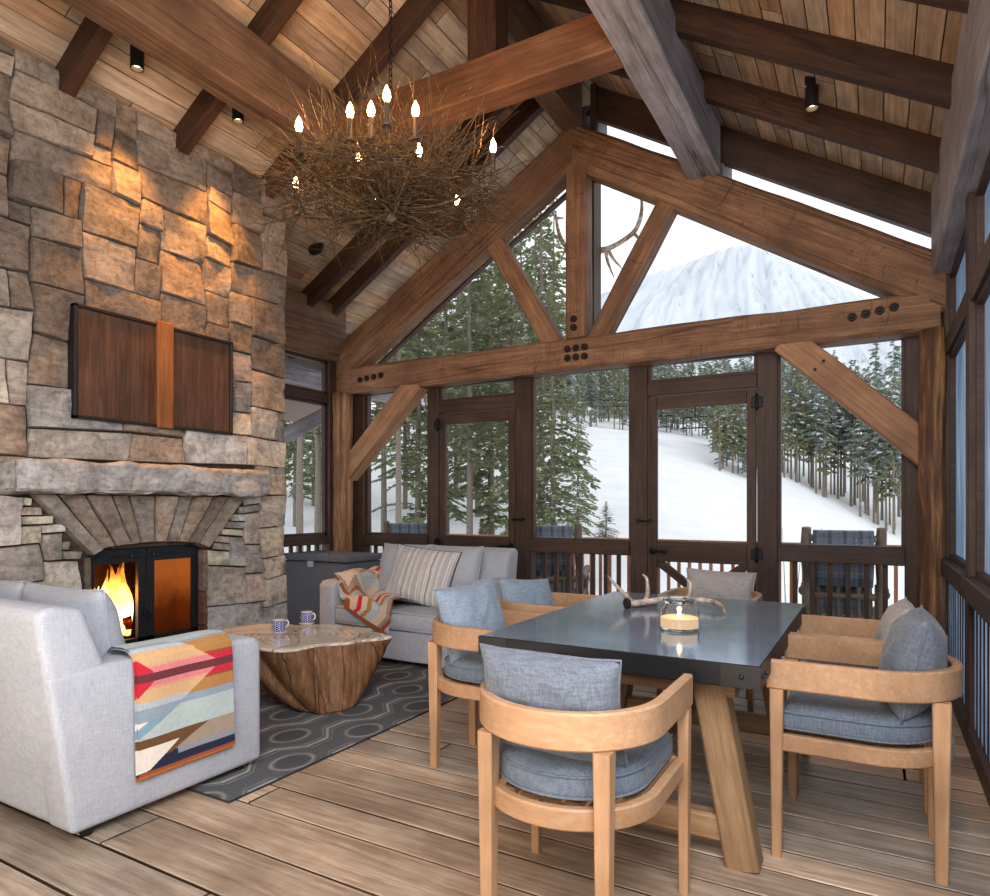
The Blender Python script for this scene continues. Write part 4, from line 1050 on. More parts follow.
# ------------------------------------------------------------------ dining chairs
def make_chair(label, loc, rz):
    t = thing('dining_chair', label, 'chair', (0, 0, 0), 0, 'curved teak armchairs around the dining table')
    def U(a, b, yf, yb0, n=22):
        pts = [(-a, yf), (-a, yf*.66+yb0*.34), (-a, yf*.33+yb0*.67), (-a, yb0)]
        for i in range(1, n):
            th = PI+PI*i/n; pts.append((a*math.cos(th), yb0+b*math.sin(th)))
        return pts+[(a, yb0), (a, yf*.33+yb0*.67), (a, yf*.66+yb0*.34), (a, yf)]
    def rect(hw, z0, z1, r=.006): return [(-hw+r, z0), (hw-r, z0), (hw, z0+r), (hw, z1-r), (hw-r, z1), (-hw+r, z1), (-hw, z1-r), (-hw, z0+r)]
    mb = MB(); mb.sweep(U(.278, .275, .305, -.03), rect(.0175, .622, .728)); mb.build('arm_band', W_TEAK, t, smooth=True, auto=35)
    mb = MB(); mb.sweep(U(.262, .250, .27, -.03), rect(.016, .392, .455)); mb.box((-.262, .255, .392), (.262, .285, .455), .005)
    mb.build('seat_frame', W_TEAK, t, smooth=True, auto=35)
    mb = MB()
    for i in range(7): x = -.21+.07*i; mb.box((x-.024, -.2 if abs(x) < .2 else -.1, .42), (x+.024, .27, .44), .003)
    mb.build('seat_slats', W_TEAK, t)
    def leg(x, y, zt, w0, w1, d0, d1):
        mb = MB(); k = 6; vs = []
        for i in range(k+1):
            u = i/k; z = u*zt; a = (w0+(w1-w0)*u)/2; b = (d0+(d1-d0)*u)/2
            for px, py in ((-a, -b+.004), (-a+.004, -b), (a-.004, -b), (a, -b+.004), (a, b-.004), (a-.004, b), (-a+.004, b), (-a, b-.004)): vs.append((x+px, y+py, z))
        n = 8; fs = [(i*n+j, i*n+(j+1) % n, (i+1)*n+(j+1) % n, (i+1)*n+j) for i in range(k) for j in range(n)]+[tuple(range(n-1, -1, -1)), tuple(range(k*n, k*n+n))]
        c = V((x, y, 0)); M = Matrix.Translation(c) @ Matrix.Rotation(-PI/2, 4, 'Y'); Mi = M.inverted(); mb.add([Mi @ V(p) for p in vs], fs)
        mb.build('leg', W_TEAK, t, M=M)
    for s in (-1, 1):
        leg(s*.275, .272, .622, .03, .038, .034, .048); leg(s*.184, -.244, .622, .036, .05, .038, .056)
    # seat cushion
    def out(a):
        if a < 0: pass
    pts = U(.240, .222, .255, -.03, 26); mb = MB(); lay = [(.90, .457), (.985, .462), (1.0, .48), (1.0, .512), (.985, .532), (.93, .546), (.7, .556), (.35, .56), (0.02, .561)]
    V_ = []; n = len(pts)
    for k, z in lay:
        for p in pts: V_.append((p[0]*k, (p[1]-.02)*k+.02, z+(.004*noise.noise(V((p[0]*9*k, p[1]*9*k, 2))) if k < .95 else 0)))
    fs = [(i*n+j, i*n+(j+1) % n, (i+1)*n+(j+1) % n, (i+1)*n+j) for i in range(len(lay)-1) for j in range(n)]+[tuple(range(n-1, -1, -1)), tuple(range((len(lay)-1)*n, len(lay)*n))]
    mb.add(V_, fs); cu = mb.build('seat_cushion', CUSH, t, smooth=True, auto=70)
    for z in (.468, .528):
        q = MB(); q.tube([(p[0]*1.003, p[1]*1.003, z) for p in pts]+[(pts[0][0]*1.003, pts[0][1]*1.003, z)], .004, 6, False); sub('piping', q, CUSH, cu, smooth=True)
    return t
proto = make_chair('', (0, 0, 0), 0)
CH = [((-.836, 2.0), 0, 'curved teak armchair with its back to us at the bare end of the table'),
      ((-.05, 2.955), PI/2, 'curved teak armchair by the hazy windows, nearer the table end with black corner plates'),
      ((-.05, 3.565), PI/2, 'curved teak armchair by the hazy windows, half hidden behind its twin'),
      ((-1.665, 2.94), -PI/2, 'curved teak armchair beside the rug, its pillow standing clear of the table'),
      ((-1.73, 3.74), -PI/2, 'curved teak armchair between the loveseat and the table, mostly hidden'),
      ((-.93, 4.52), PI, 'curved teak armchair at the head of the table in front of the screen door')]
for i, ((x, y), rz, lb) in enumerate(CH):
    if i == 0: proto.location = (x, y, 0); proto.rotation_euler = (0, 0, rz); proto['label'] = lb
    else: copy_tree(proto, lb, (x, y, 0), rz, 'curved teak armchairs around the dining table')
PG = 'loose pillows on the dining chairs'
pillow_thing('pillow', 'slate blue lumbar pillow on the chair with its back to us', (-.855, 1.85, .70), PI, -.2, .46, .33, .19, PILLOWD, 1, 0, None, 'pillow', PG)
pillow_thing('pillow', 'plump grey pillow on the chair by the hazy windows in front', (.115, 2.95, .72), -PI/2, -.22, .43, .37, .2, PILLOWD, 2, 0, None, 'pillow', PG)
pillow_thing('pillow', 'warm grey pillow peeking up behind the plump grey one', (.085, 3.66, .672), -PI/2, -.22, .42, .36, .18, PILLOWL, 3, 0, None, 'pillow', PG)
pillow_thing('pillow', 'pale blue grey pillow propped on the chair beside the rug', (-1.80, 2.94, .715), PI/2-.22, -.25, .43, .38, .17, PILLOWG, 4, .08, None, 'pillow', PG)
pillow_thing('pillow', 'small pale blue pillow leaning on the chair next to the loveseat', (-1.88, 3.74, .665), PI/2-.3, -.35, .43, .37, .17, PILLOWG, 5, -.1, None, 'pillow', PG)
pillow_thing('pillow', 'warm grey lumbar pillow at the head of the table by the screen door', (-.93, 4.72, .72), 0, -.2, .46, .27, .15, PILLOWL, 6, -.03, None, 'pillow', PG)

# ------------------------------------------------------------------ candle jar and antler
t = NT('jar_glass'); p = t.n('ShaderNodeBsdfPrincipled'); p.inputs['Transmission Weight'].default_value = 1; p.inputs['Roughness'].default_value = .02; p.inputs['IOR'].default_value = 1.25; p.inputs['Base Color'].default_value = (.97, .98, .98, 1); t.l(p.outputs[0], t.out.inputs[0]); JAR = t.m
cx, cy = -.75, 2.95; cj = thing('candle_jar', 'lit cream candle in a lidded glass jar on the dining table', 'candle', (cx, cy, TZ))
mb = MB(); mb.lathe([(0, .001), (.076, .001), (.084, .009), (.085, .07), (.080, .094), (.067, .105), (.066, .117), (.063, .117), (.064, .104), (.077, .092), (.082, .07), (.081, .012), (0, .010)], 40, (cx, cy, TZ)); mb.build('jar', JAR, cj, smooth=True, auto=50)
mb = MB(); mb.lathe([(.069, .118), (.072, .124), (.070, .131), (.058, .138), (.02, .142), (0, .142)], 36, (cx, cy, TZ)); mb.build('lid', JAR, cj, smooth=True, auto=50)
t = NT('glowing_cream_wax'); pb = t.bsdf(lin('e8dccb'), .6); pb.inputs['Emission Color'].default_value = lin('ffd9a8'); pb.inputs['Emission Strength'].default_value = .8  # candle glow put into the wax as emission
mb = MB(); mb.lathe([(0, .012), (.0795, .014), (.0795, .054), (.07, .05), (0, .048)], 36, (cx, cy, TZ)); mb.build('wax', t.m, cj, smooth=True, auto=50)
mb = MB(); mb.lathe([(.001, .052), (.006, .060), (.007, .068), (.003, .084), (0, .09)], 10, (cx, cy, TZ)); mb.build('flame', m_emit('candle_flame', 'ffe0a0', 9), cj, smooth=True)
ANT = NT('antler_bone'); v = ANT.coord((1, 1, 1)); n = ANT.noise(v, 14, 5, .6, .5); ANT.bsdf(ANT.ramp(n, [(.3, '5e4a3a'), (.5, '99897b'), (.68, 'd3c9bf')]), .4, 0, .5, ANT.bump(n, .2, .006)); ANT = ANT.m
def curve(pts, rad, k=5):
    P = [V(p) for p in pts]; out = []; rr = []
    for i in range(len(P)-1):
        a, b, c, d = P[max(0, i-1)], P[i], P[i+1], P[min(len(P)-1, i+2)]
        for j in range(k):
            t = j/k; out.append(.5*((2*b)+(c-a)*t+(2*a-5*b+4*c-d)*t*t+(3*b-a-3*c+d)*t**3)); rr.append(rad[i]+(rad[i+1]-rad[i])*t)
    return out+[P[-1]], rr+[rad[-1]]
an = thing('antler', 'shed antler with a dark burr end lying on the dining table behind the candle', 'antler', (-1.1, 3.4, TZ))
def ant(parent, name, pts, rad, n=9): 
    mb = MB(); a, b = curve(pts, rad); mb.tube(a, b, n); return mb.build(name, ANT, parent, smooth=True)
ant(an, 'main_beam', [(-1.135, 3.40, .785), (-1.08, 3.47, .785), (-.95, 3.58, .80), (-.80, 3.62, .80), (-.70, 3.56, .79), (-.655, 3.46, .765)], [.021, .017, .016, .015, .012, .003])
ant(an, 'tine', [(-1.115, 3.42, .79), (-1.19, 3.46, .84), (-1.29, 3.53, .91)], [.014, .012, .004])
ant(an, 'tine', [(-1.065, 3.48, .79), (-1.07, 3.54, .83), (-1.08, 3.56, .90), (-1.10, 3.55, .925)], [.013, .012, .009, .003])
ant(an, 'tine', [(-.88, 3.61, .80), (-.87, 3.64, .83), (-.87, 3.65, .88), (-.90, 3.65, .91)], [.013, .013, .010, .003])
mb = MB(); M = Matrix.Translation((-1.135, 3.40, .785)) @ V((-.6, -.75, 0)).to_track_quat('Z', 'Y').to_matrix().to_4x4(); q = MB(); q.lathe([(.02, -.012), (.028, -.004), (.029, .008), (.02, .014), (0, .012)], 16); mb.add([M @ (V(p)*(1+.08*nz(p, 90))) for p in q.v], q.f); mb.build('burr', m_plain('dark_burr', '1d1714', .8, 0, .3, .8, 90, .3), an, smooth=True)
# ------------------------------------------------------------------ chandelier
HX, HY = -2.50, 3.15
chd = thing('chandelier', 'twig nest chandelier with glowing candle bulbs hanging on a chain', 'chandelier', (HX, HY, 2.95))
TW = NT('twig_bark'); v = TW.coord((1, 1, 1)); n = TW.noise(v, 40, 3); TW.bsdf(TW.ramp(n, [(.3, '2a2018'), (.55, '58452f'), (.75, '84694a')]), .75, 0, .25); TW = TW.m
TR = random.Random(5)
def twig(mb, p, d, L, r, k=7, bend=.5, droop=0, n=3):
    p = V(p); d = V(d).normalized(); pts = [p.copy()]; rad = [r]
    for i in range(k):
        d = (d+V((TR.uniform(-1, 1), TR.uniform(-1, 1), TR.uniform(-1, 1)))*bend/k*1.6+V((0, 0, -droop/k))).normalized()
        p = p+d*(L/k); pts.append(p.copy()); rad.append(r*(1-.75*(i+1)/k))
    mb.tube(pts, rad, n, False); return pts
def twigs(kind, count, seed):
    mb = MB()
    for _ in range(count):
        a = TR.random()*2*PI
        if kind == 'nest':
            rr = .12+.46*TR.random()**.6; z = 2.99+TR.random()*.13+.06*(rr/.5); tang = a+PI/2*TR.choice((-1, 1))+TR.uniform(-.9, .9)
            twig(mb, (HX+rr*math.cos(a), HY+rr*math.sin(a), z), (math.cos(tang), math.sin(tang), TR.uniform(-.15, .25)), TR.uniform(.3, .6), TR.uniform(.0025, .006), 8, 1.5)
        elif kind == 'core':
            twig(mb, (HX+TR.gauss(0, .05), HY+TR.gauss(0, .05), 2.98+TR.random()*.08), (math.cos(a), math.sin(a), TR.uniform(-.15, .9)), TR.uniform(.35, .6), TR.uniform(.004, .008), 8, 1.4)
        elif kind == 'spray':
            rr = .1+.25*TR.random(); twig(mb, (HX+rr*math.cos(a), HY+rr*math.sin(a), 3.12), (math.cos(a)*TR.uniform(-.2, .75), math.sin(a)*TR.uniform(-.2, .75), 1), TR.uniform(.35, .72)*(1.25 if TR.random() < .12 else 1), TR.uniform(.0025, .005), 9, 1.7)
        elif kind == 'fringe':
            rr = .45+.12*TR.random(); twig(mb, (HX+rr*math.cos(a), HY+rr*math.sin(a), 3.06+TR.random()*.18), (math.cos(a+TR.uniform(-.8, .8)), math.sin(a+TR.uniform(-.8, .8)), TR.uniform(-.5, .6)), TR.uniform(.18, .36), TR.uniform(.002, .004), 6, 1.0)
        else:
            rr = .3+.22*TR.random(); twig(mb, (HX+rr*math.cos(a), HY+rr*math.sin(a), 3.18), (math.cos(a)*.6, math.sin(a)*.6, .8), TR.uniform(.25, .45), TR.uniform(.003, .005), 7, 1.2)
    return mb
for kind, cnt in (('nest', 430), ('core', 130), ('spray', 210), ('fringe', 260), ('cage', 70)):
    o = twigs(kind, cnt, 1).build('twig_tangle', TW, chd, smooth=True, fixn=False); o['kind'] = 'stuff'
mb = MB(); mb.tube([(HX, HY, 2.97), (HX, HY, 3.5), (HX, HY, 3.72)], [.03, .016, .01], 8); mb.lathe([(0, -.03), (.04, -.01), (.06, .03), (.03, .07), (0, .08)], 14, (HX, HY, 2.99)); mb.build('stem', TW, chd, smooth=True)
mb = MB(); z = 3.72; k = 0
while z < 5.15:
    c = V((HX, HY, z)); ax = V((1, 0, 0)) if k % 2 else V((0, 1, 0)); pts = [c+ax*.011*math.cos(2*PI*j/8)+V((0, 0, .022*math.sin(2*PI*j/8))) for j in range(9)]; mb.tube(pts, .0035, 5, False); z += .034; k += 1
mb.build('chain', IRON, chd, smooth=True)
mb = MB(); mb.lathe([(0, 0), (.06, .0), (.06, .02), (0, .02)], 20, (HX, HY, 4.78)); mb.build('ceiling_plate', IRON, chd, smooth=True, auto=40)
BULBM = m_emit('warm_bulb', 'ffdc9c', 22)
BULBS = [(-2.94, 2.86, 3.32), (-2.119, 2.64, 3.33), (-2.06, 2.80, 3.32), (-2.36, 2.642, 3.32), (-2.27, 2.70, 3.33), (-1.888, 3.301, 3.32), (-2.613, 3.002, 3.32), (-2.291, 3.147, 3.33), (-3.17, 3.05, 3.31), (-2.95, 3.57, 3.34), (-2.45, 3.80, 3.34), (-2.685, 2.64, 3.33)]
BULBS[0] = (-2.685, 2.605, 3.32); BULBS = BULBS[:11]
for (x, y, z) in BULBS:
    d = V((x-HX, y-HY, 0)); mb = MB()
    a, b = curve([(HX, HY, 3.05), V((HX, HY, 3.07))+d*.5+V((0, 0, -.03)), V((x, y, z-.19))+d*.0, (x, y, z-.15)], [.009, .008, .007, .006]); mb.tube(a, b, 6)
    arm = mb.build('candle_arm', TW, chd, smooth=True)
    mb = MB(); mb.lathe([(0, -.15), (.026, -.148), (.028, -.14), (.014, -.135), (.013, -.03), (0, -.03)], 12, (x, y, z)); sub('candle_sleeve', mb, m_plain('dark_sleeve', '4a3523', .6) if 'dark_sleeve' not in bpy.data.materials else bpy.data.materials['dark_sleeve'], arm, smooth=True, auto=40)
    mb = MB(); mb.lathe([(.007, -.03), (.016, -.016), (.021, .002), (.016, .026), (.006, .05), (0, .06)], 12, (x, y, z)); sub('bulb', mb, BULBM, arm, smooth=True)

def lamp(kind, name, loc, energy, col, size=.1, rot=None, **kw):
    d = bpy.data.lights.new(name, kind); d.energy = energy; d.color = lin(col)[:3]
    if kind in ('POINT', 'SPOT'): d.shadow_soft_size = size
    if kind == 'AREA': d.shape = 'RECTANGLE'; d.size = size; d.size_y = kw.pop('sy', size)
    for k, x in kw.items(): setattr(d, k, x)
    o = bpy.data.objects.new(name, d); scene.collection.objects.link(o); o.location = loc
    if rot is not None:
        o.rotation_euler = (V(rot)-V(loc)).to_track_quat('-Z', 'Y').to_euler()
    return o
for i in (0, 1, 5, 6, 8, 9, 10): lamp('POINT', 'chandelier_glow', V(BULBS[i])+V((0, 0, .075)), 7.5, 'ffb868', .03)
lamp('POINT', 'fire_glow', (-4.80, 2.80, .62), 20, 'ff8a35', .1); lamp('POINT', 'candle_glow', (-.75, 2.95, TZ+.088), .35, 'ffc27a', .01)

# ceiling fittings
def spot(x, y, label, aim, energy, blend=.6, ang=50):
    zt = zc(x); t = thing('ceiling_spotlight', label, 'spotlight', (x, y, zt))
    mb = MB(); mb.lathe([(.045, zt+.03), (.045, zt-.012), (.012, zt-.012), (.012, zt-.05), (.042, zt-.05), (.042, zt-.19), (.036, zt-.19), (.034, zt-.15), (0, zt-.15)], 20, (x, y, 0)); mb.build('housing', BLACK, t, smooth=True, auto=40)
    mb = MB(); mb.lathe([(0, zt-.158), (.032, zt-.158)], 20, (x, y, 0)); mb.build('bulb_face', m_emit('spot_bulb', 'ffd9a0', 14), t)
    lamp('SPOT', 'spot_beam', (x, y, zt-.2), energy, 'ffae55', .04, rot=aim, spot_size=math.radians(ang), spot_blend=blend)
spot(-4.206, 2.665, 'black cylinder ceiling spotlight over the stone, nearer the big beam end', (-4.57, 2.85, 2.7), 230, .9, 62)
spot(-4.165, 3.43, 'black cylinder ceiling spotlight over the stone beside the chandelier', (-4.57, 3.55, 2.8), 260, .9, 58)
spot(-.374, 4.92, 'lit black cylinder ceiling spotlight over the dining table', (-.1, 2.7, 0), 70, .6, 55)
x, y = -4.93, 5.02; mb = MB(); M = Matrix.Translation((x, y, zc(x)-.004)) @ Matrix.Rotation(-math.atan(.61), 4, 'Y')
q = MB(); q.lathe([(.085, .01), (.085, -.008), (.078, -.012), (.074, -.006), (0, -.006)], 32); mb.add([M @ V(p) for p in q.v], q.f)
tag(mb.build('ceiling_speaker', BLACK, smooth=True, auto=40), 'round black speaker set flush in the sloping ceiling boards', 'speaker')

# ------------------------------------------------------------------ outdoors: deck
SNOW = NT('snow'); v = SNOW.coord((1, 1, 1)); n = SNOW.noise(v, .6, 6, .6); p = SNOW.bsdf(SNOW.ramp(n, [(.3, 'eef2f8'), (.7, 'ffffff')]), .8, 0, .2, SNOW.bump(n, .3, .2)); SNOW = SNOW.m
mb = MB()
yy = 6.2
while yy < 8.45: mb.box((-6.5, yy+.005, -.16), (1.6, yy+.14, -.12), .004, col=tone((.8, .78, .76), .1)); yy += .145
tag(mb.build('outside_deck', W_FLOOR), 'outside deck boards beyond the screen doors', 'deck', kind='structure')
mb = MB(); mb.grid(lambda u, v: (-6.4+7.9*u, 6.35+2.0*v, -.115+.05*abs(noise.noise(V((u*14, v*5, 3))))*(1 if .05 < v < .95 else 0)), 90, 30)
tag(mb.build('deck_snow', SNOW, smooth=True), 'thin snow lying over the outside deck', 'snow', kind='stuff')
rl = thing('deck_railing', 'cedar railing with square balusters along the edge of the outside deck', 'railing', (-2.4, 8.35, -.12))
def rbox(x0, x1, z0, z1, nm, y0=8.33, y1=8.37): fbox(x0, x1, z0, z1, nm, rl, W_DECKEXT, y0, y1, .003)
rbox(-6.5, 1.6, .825, .87, 'top_rail', 8.28, 8.42); rbox(-6.5, 1.6, .72, .80, 'rail'); rbox(-6.5, 1.6, -.04, .03, 'rail')
for i in range(5): x = -6.45+2.0*i; rbox(x-.045, x+.045, -.16, .825, 'post', 8.3, 8.39)
for i in range(62):
    x = -6.35+.128*i; rbox(x-.019, x+.019, .03, .72, 'baluster', 8.33, 8.365)
# log rocking chairs with plaid blankets
PLAID = m_fabric('plaid_wool', 'ffffff', 'ffffff', 200, .95, .2, col=True)
def plaid(u, v):
    c = V(lin('8290a2')[:3])
    for t in (u*4, v*5):
        s = t % 1
        if s < .28: c = c*.55
        elif .45 < s < .50: c = c*.5+V(lin('aeb6c0')[:3])*.5
        elif .7 < s < .8: c = c*.75
    return tuple(c)
def rocker():
    t = thing('log_chair', '', 'chair', (0, 0, 0), 0, None)
    def lg(nm, a, b, r): 
        a, b = V(a), V(b); k = 8; d = b-a; M = Matrix.Translation(a) @ d.to_track_quat('X', 'Z').to_matrix().to_4x4(); mb = MB()
        mb.tube([(d.length*i/k, .004*math.sin(i*1.7), .004*math.cos(i*2.3)) for i in range(k+1)], [r*(1+.08*math.sin(i*2.1)) for i in range(k+1)], 9); mb.build(nm, W_OUT, t, smooth=True, auto=50, M=M)
    for s in (-1, 1):
        lg('back_post', (s*.29, -.22, .02), (s*.29, -.50, 1.22), .042); lg('front_leg', (s*.30, .33, .04), (s*.30, .33, .66), .04)
        lg('arm', (s*.32, -.38, .64), (s*.32, .42, .67), .042); lg('seat_rail', (s*.27, -.3, .36), (s*.28, .36, .42), .035)
        mb = MB(); mb.tube([(s*.3, -.62+1.2*i/10, .035+.11*((i-5)/5)**2) for i in range(11)], .03, 8); mb.build('rocker', W_OUT, t, smooth=True)
    for z in (.30, .62, .98, 1.13): f = (z-.02)/1.2; lg('cross_rail', (-.29, -.22-.28*f, z), (.29, -.22-.28*f, z), .03)
    lg('cross_rail', (-.3, .33, .38), (.3, .33, .38), .035)
    for i in range(6): x = -.2+.08*i; lg('back_slat', (x, -.29, .34), (x, -.465, 1.1), .022)
    for i in range(6): y = -.25+.11*i; lg('seat_slat', (-.28, y, .385+.03*i/6), (.28, y, .385+.03*i/6), .028)
    return t
def blanket(nm, M, label, grp):
    mb = MB()
    def fn(u, v):
        s = (v-.38)*1.25; x = (u-.5)*.46*(1+.04*math.sin(v*7)); w = .012*noise.noise(V((u*6, v*4, 2)))
        lean = lambda z: -.22-.28*(z-.02)/1.2
        if s < -.03: z = 1.17+s; y = lean(z)-.055-w-.01*math.sin(u*15)*(.3-s*.5)
        elif s > .03: z = 1.17-(s-.03); y = lean(z)+.05+w
        else: z = 1.17+.02*math.cos(s/.03*1.5); y = lean(1.17)+s*1.6
        return (x, y, z+.012)
    mb.grid(fn, 60, 100, plaid); o = mb.build(nm, PLAID, None, smooth=True, M=M); return tag(o, label, 'blanket', grp)
OC = [((-.27, 7.05), .03, 'grey log rocking chair outside the window crossed by the knee brace'), ((-3.17, 7.0), .30, 'grey log rocking chair outside the middle window'), ((-5.05, 7.0), .30, 'grey log rocking chair outside the window beside the wicker chest')]
ro = rocker()
for i, ((x, y), rz, lb) in enumerate(OC):
    if i == 0: ro.location = (x, y, -.12); ro.rotation_euler = (0, 0, rz); ro['label'] = lb
    else: copy_tree(ro, lb, (x, y, -.12), rz)
    blanket('plaid_blanket', Matrix.Translation((x, y, -.12)) @ Matrix.Rotation(rz, 4, 'Z'), lb.replace('grey log rocking chair', 'plaid blanket on the log chair'), 'plaid blankets on the outside chairs')
# antlers mounted outside the king post, porch bracket past the chimney
kp = timber('outside_post', (CX+.03, 6.2, 2.7), (CX+.03, 6.2, 4.75), .16, .16, W_DARK, hewn=0, up=(1, 0, 0)); tag(kp, 'dark post outside the gable glass carrying antlers', 'post', kind='structure')
mt = thing('mounted_antlers', 'pair of antlers fixed to the post outside the gable glass', 'antlers', (CX+.03, 6.3, 3.85))
E_ = 6.42
for s in (-1, 1):
    c = CX+.03
    ant(mt, 'antler_beam', [(c+s*.06, 6.30, 3.82), (c+s*.13, 6.34, 3.84), (c+s*.23, 6.40, 3.90), (c+s*.36, 6.42, 3.98), (c+s*.42, 6.42, 4.08), (c+s*.45, 6.40, 4.20), (c+s*.45, 6.36, 4.34)], [.034, .026, .024, .024, .022, .017, .006])
    ant(mt, 'tine', [(c+s*.10, 6.34, 3.83), (c+s*.11, 6.38, 3.72), (c+s*.16, 6.42, 3.57)], [.02, .015, .004]); ant(mt, 'tine', [(c+s*.12, 6.35, 3.84), (c+s*.16, 6.40, 3.75), (c+s*.23, 6.45, 3.66)], [.02, .015, .004])
    ant(mt, 'tine', [(c+s*.36, 6.42, 3.98), (c+s*.39, 6.45, 3.94), (c+s*.43, 6.47, 3.90)], [.02, .014, .004])
mb = MB(); mb.lathe([(0, -.02), (.05, -.015), (.06, .02), (0, .05)], 12, (CX+.03, 6.3, 3.82)); mb.build('skull_plate', m_plain('skull_plate', '4a3a2c', .8), mt, smooth=True)
br = thing('porch_roof', 'corner of a neighbouring porch roof with a timber bracket past the chimney', 'roof', (-6.6, 6.2, 2.6), kind='structure')
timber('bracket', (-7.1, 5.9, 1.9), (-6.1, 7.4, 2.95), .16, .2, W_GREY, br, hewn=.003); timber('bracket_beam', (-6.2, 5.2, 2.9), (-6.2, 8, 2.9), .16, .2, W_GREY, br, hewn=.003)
mb = MB(); mb.add([(-7.6, 5.2, 2.55), (-5.75, 5.2, 3.25), (-5.75, 8, 3.25), (-7.6, 8, 2.55)], [(0, 1, 2, 3)]); mb.build('roof_boards', m_plain('soffit', '8a7a6c', .8), br)

# ------------------------------------------------------------------ outdoors: snow slope, mountain
def interp(x, T):
    if x <= T[0][0]: return T[0][1]
    for (a, b), (c, d) in zip(T, T[1:]):
        if x <= c:
            k = (x-a)/(c-a); return b+(d-b)*k
    return T[-1][1]
def uaz(u): return math.atan((u-495)/FPX)-YAW     # bearing from +Y, positive to +X
def rt(u): return 1/math.cos(math.atan((u-495)/FPX))
V60 = [(-400, 470), (200, 440), (500, 425), (600, 433), (650, 437), (700, 446), (745, 462), (777, 476), (826, 502), (883, 529), (905, 537), (1000, 560), (1500, 600)]
V220 = [(-400, 330), (300, 330), (560, 352), (640, 362), (700, 366), (780, 352), (840, 362), (905, 376), (1000, 380), (1500, 380)]
def el(v, r): return H+(505-v)/FPX*r
def gz(u, r):
    """ground height along the bearing of u at depth r"""
    z12 = -1.55; z60 = el(interp(u, V60), 60)
    z220 = el(interp(u, V220)+48, 220)
    if r < 9: z = -1.6
    elif r < 60: k = (r-9)/51; k2 = k*k*(1.6-.6*k); z = -1.6+(z60+1.6)*k2
    elif r < 220: k = (r-60)/160; z = z60+(z220-z60)*k
    else: z = z220+(r-220)*.03
    return z
def gpos(u, r): a = uaz(u); q = r*rt(u); return q*math.sin(a), q*math.cos(a)
us = list(range(-500, 1700, 25)); rs = [4, 8.6, 9.5, 11, 13, 16, 20, 25, 30, 36, 43, 51, 60, 70, 85, 105, 130, 160, 190, 220, 300, 420]
mb = MB(); vs = []
for r in rs:
    for u in us:
        x, y = gpos(u, r); vs.append((x, y, gz(u, r)+(.5 if r > 10 else .06)*noise.noise(V((x*.06, y*.06, 0)))*(1 if r < 60 else 2)))
n = len(us); mb.add(vs, [(j*n+i, j*n+i+1, (j+1)*n+i+1, (j+1)*n+i) for j in range(len(rs)-1) for i in range(n-1)])
tag(mb.build('snow_slope', SNOW, smooth=True), 'smooth white snow slope rising behind the deck to the forest', 'snow slope', kind='structure')
RID = [(-600, 430), (200, 400), (420, 345), (520, 322), (590, 300), (638, 278), (665, 270), (690, 261), (715, 252), (738, 245), (752, 246), (769, 252), (785, 262), (803, 270), (830, 282), (864, 297), (905, 312), (1000, 340), (1500, 400)]
MT = NT('snowy_rock'); at = MT.n('ShaderNodeVertexColor', layer_name='Col'); MT.bsdf(at.outputs[0], .9, 0, .1); MT = MT.m
mb = MB(); nu, nv = 420, 90; P = {}
def mh(u, k):
    r = 900+900*k; v0 = 420; vr = interp(u, RID); t = k**1.0
    v = v0+(vr-v0)*t; z = el(v, r)
    x, y = gpos(u, r)
    ph = (u-745)/(1.45-k)+14*noise.noise(V((u*.012, k*3, 6)))
    g = abs(noise.noise(V((ph*.022, k*2.2, 3))))+.5*abs(noise.noise(V((ph*.055, k*5, 9))))+.35*abs(noise.noise(V((u*.09, k*16, 1))))
    z += (g-.35)*60*(k**.8)*(1 if k < .93 else (1-k)/.07*.9+.1) if k > .02 else 0
    z += 7*noise.noise(V((u*.15, k*3, 5)))*k
    return V((x, y, z))
for j in range(nv+1):
    for i in range(nu+1): P[i, j] = mh(250+900*i/nu, j/nv)
mb.v = [tuple(P[i, j]) for j in range(nv+1) for i in range(nu+1)]
for j in range(nv):
    for i in range(nu):
        a = j*(nu+1)+i; u = 250+900*i/nu; k = j/nv; p = P[i, j]
        e = P[i+1, j]-p; f = P[i, j+1]-p; nrm = e.cross(f).normalized(); 
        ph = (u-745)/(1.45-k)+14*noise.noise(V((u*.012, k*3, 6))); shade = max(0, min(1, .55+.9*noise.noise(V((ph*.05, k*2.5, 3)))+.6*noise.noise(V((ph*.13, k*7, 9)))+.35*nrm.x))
        rock = .9*noise.fractal(V((u*.09, k*26, 2)), .9, 2, 5)+.6*noise.noise(V((u*.35, k*60, 8)))
        band = math.exp(-((k-.42-.08*noise.noise(V((u*.02, 0, 4))))/.10)**2)
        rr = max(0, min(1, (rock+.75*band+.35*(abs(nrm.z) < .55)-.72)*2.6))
        c = V(lin('e6ecf4')[:3])*(.76+.24*shade)  # slope shading and pale blue haze painted into the snow colour
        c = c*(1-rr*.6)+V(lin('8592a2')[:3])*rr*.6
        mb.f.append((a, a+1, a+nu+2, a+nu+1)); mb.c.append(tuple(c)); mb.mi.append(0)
tag(mb.build('mountain', MT, smooth=True, fixn=False), 'snow covered mountain with rocky gullies under a white sky', 'mountain', kind='structure')

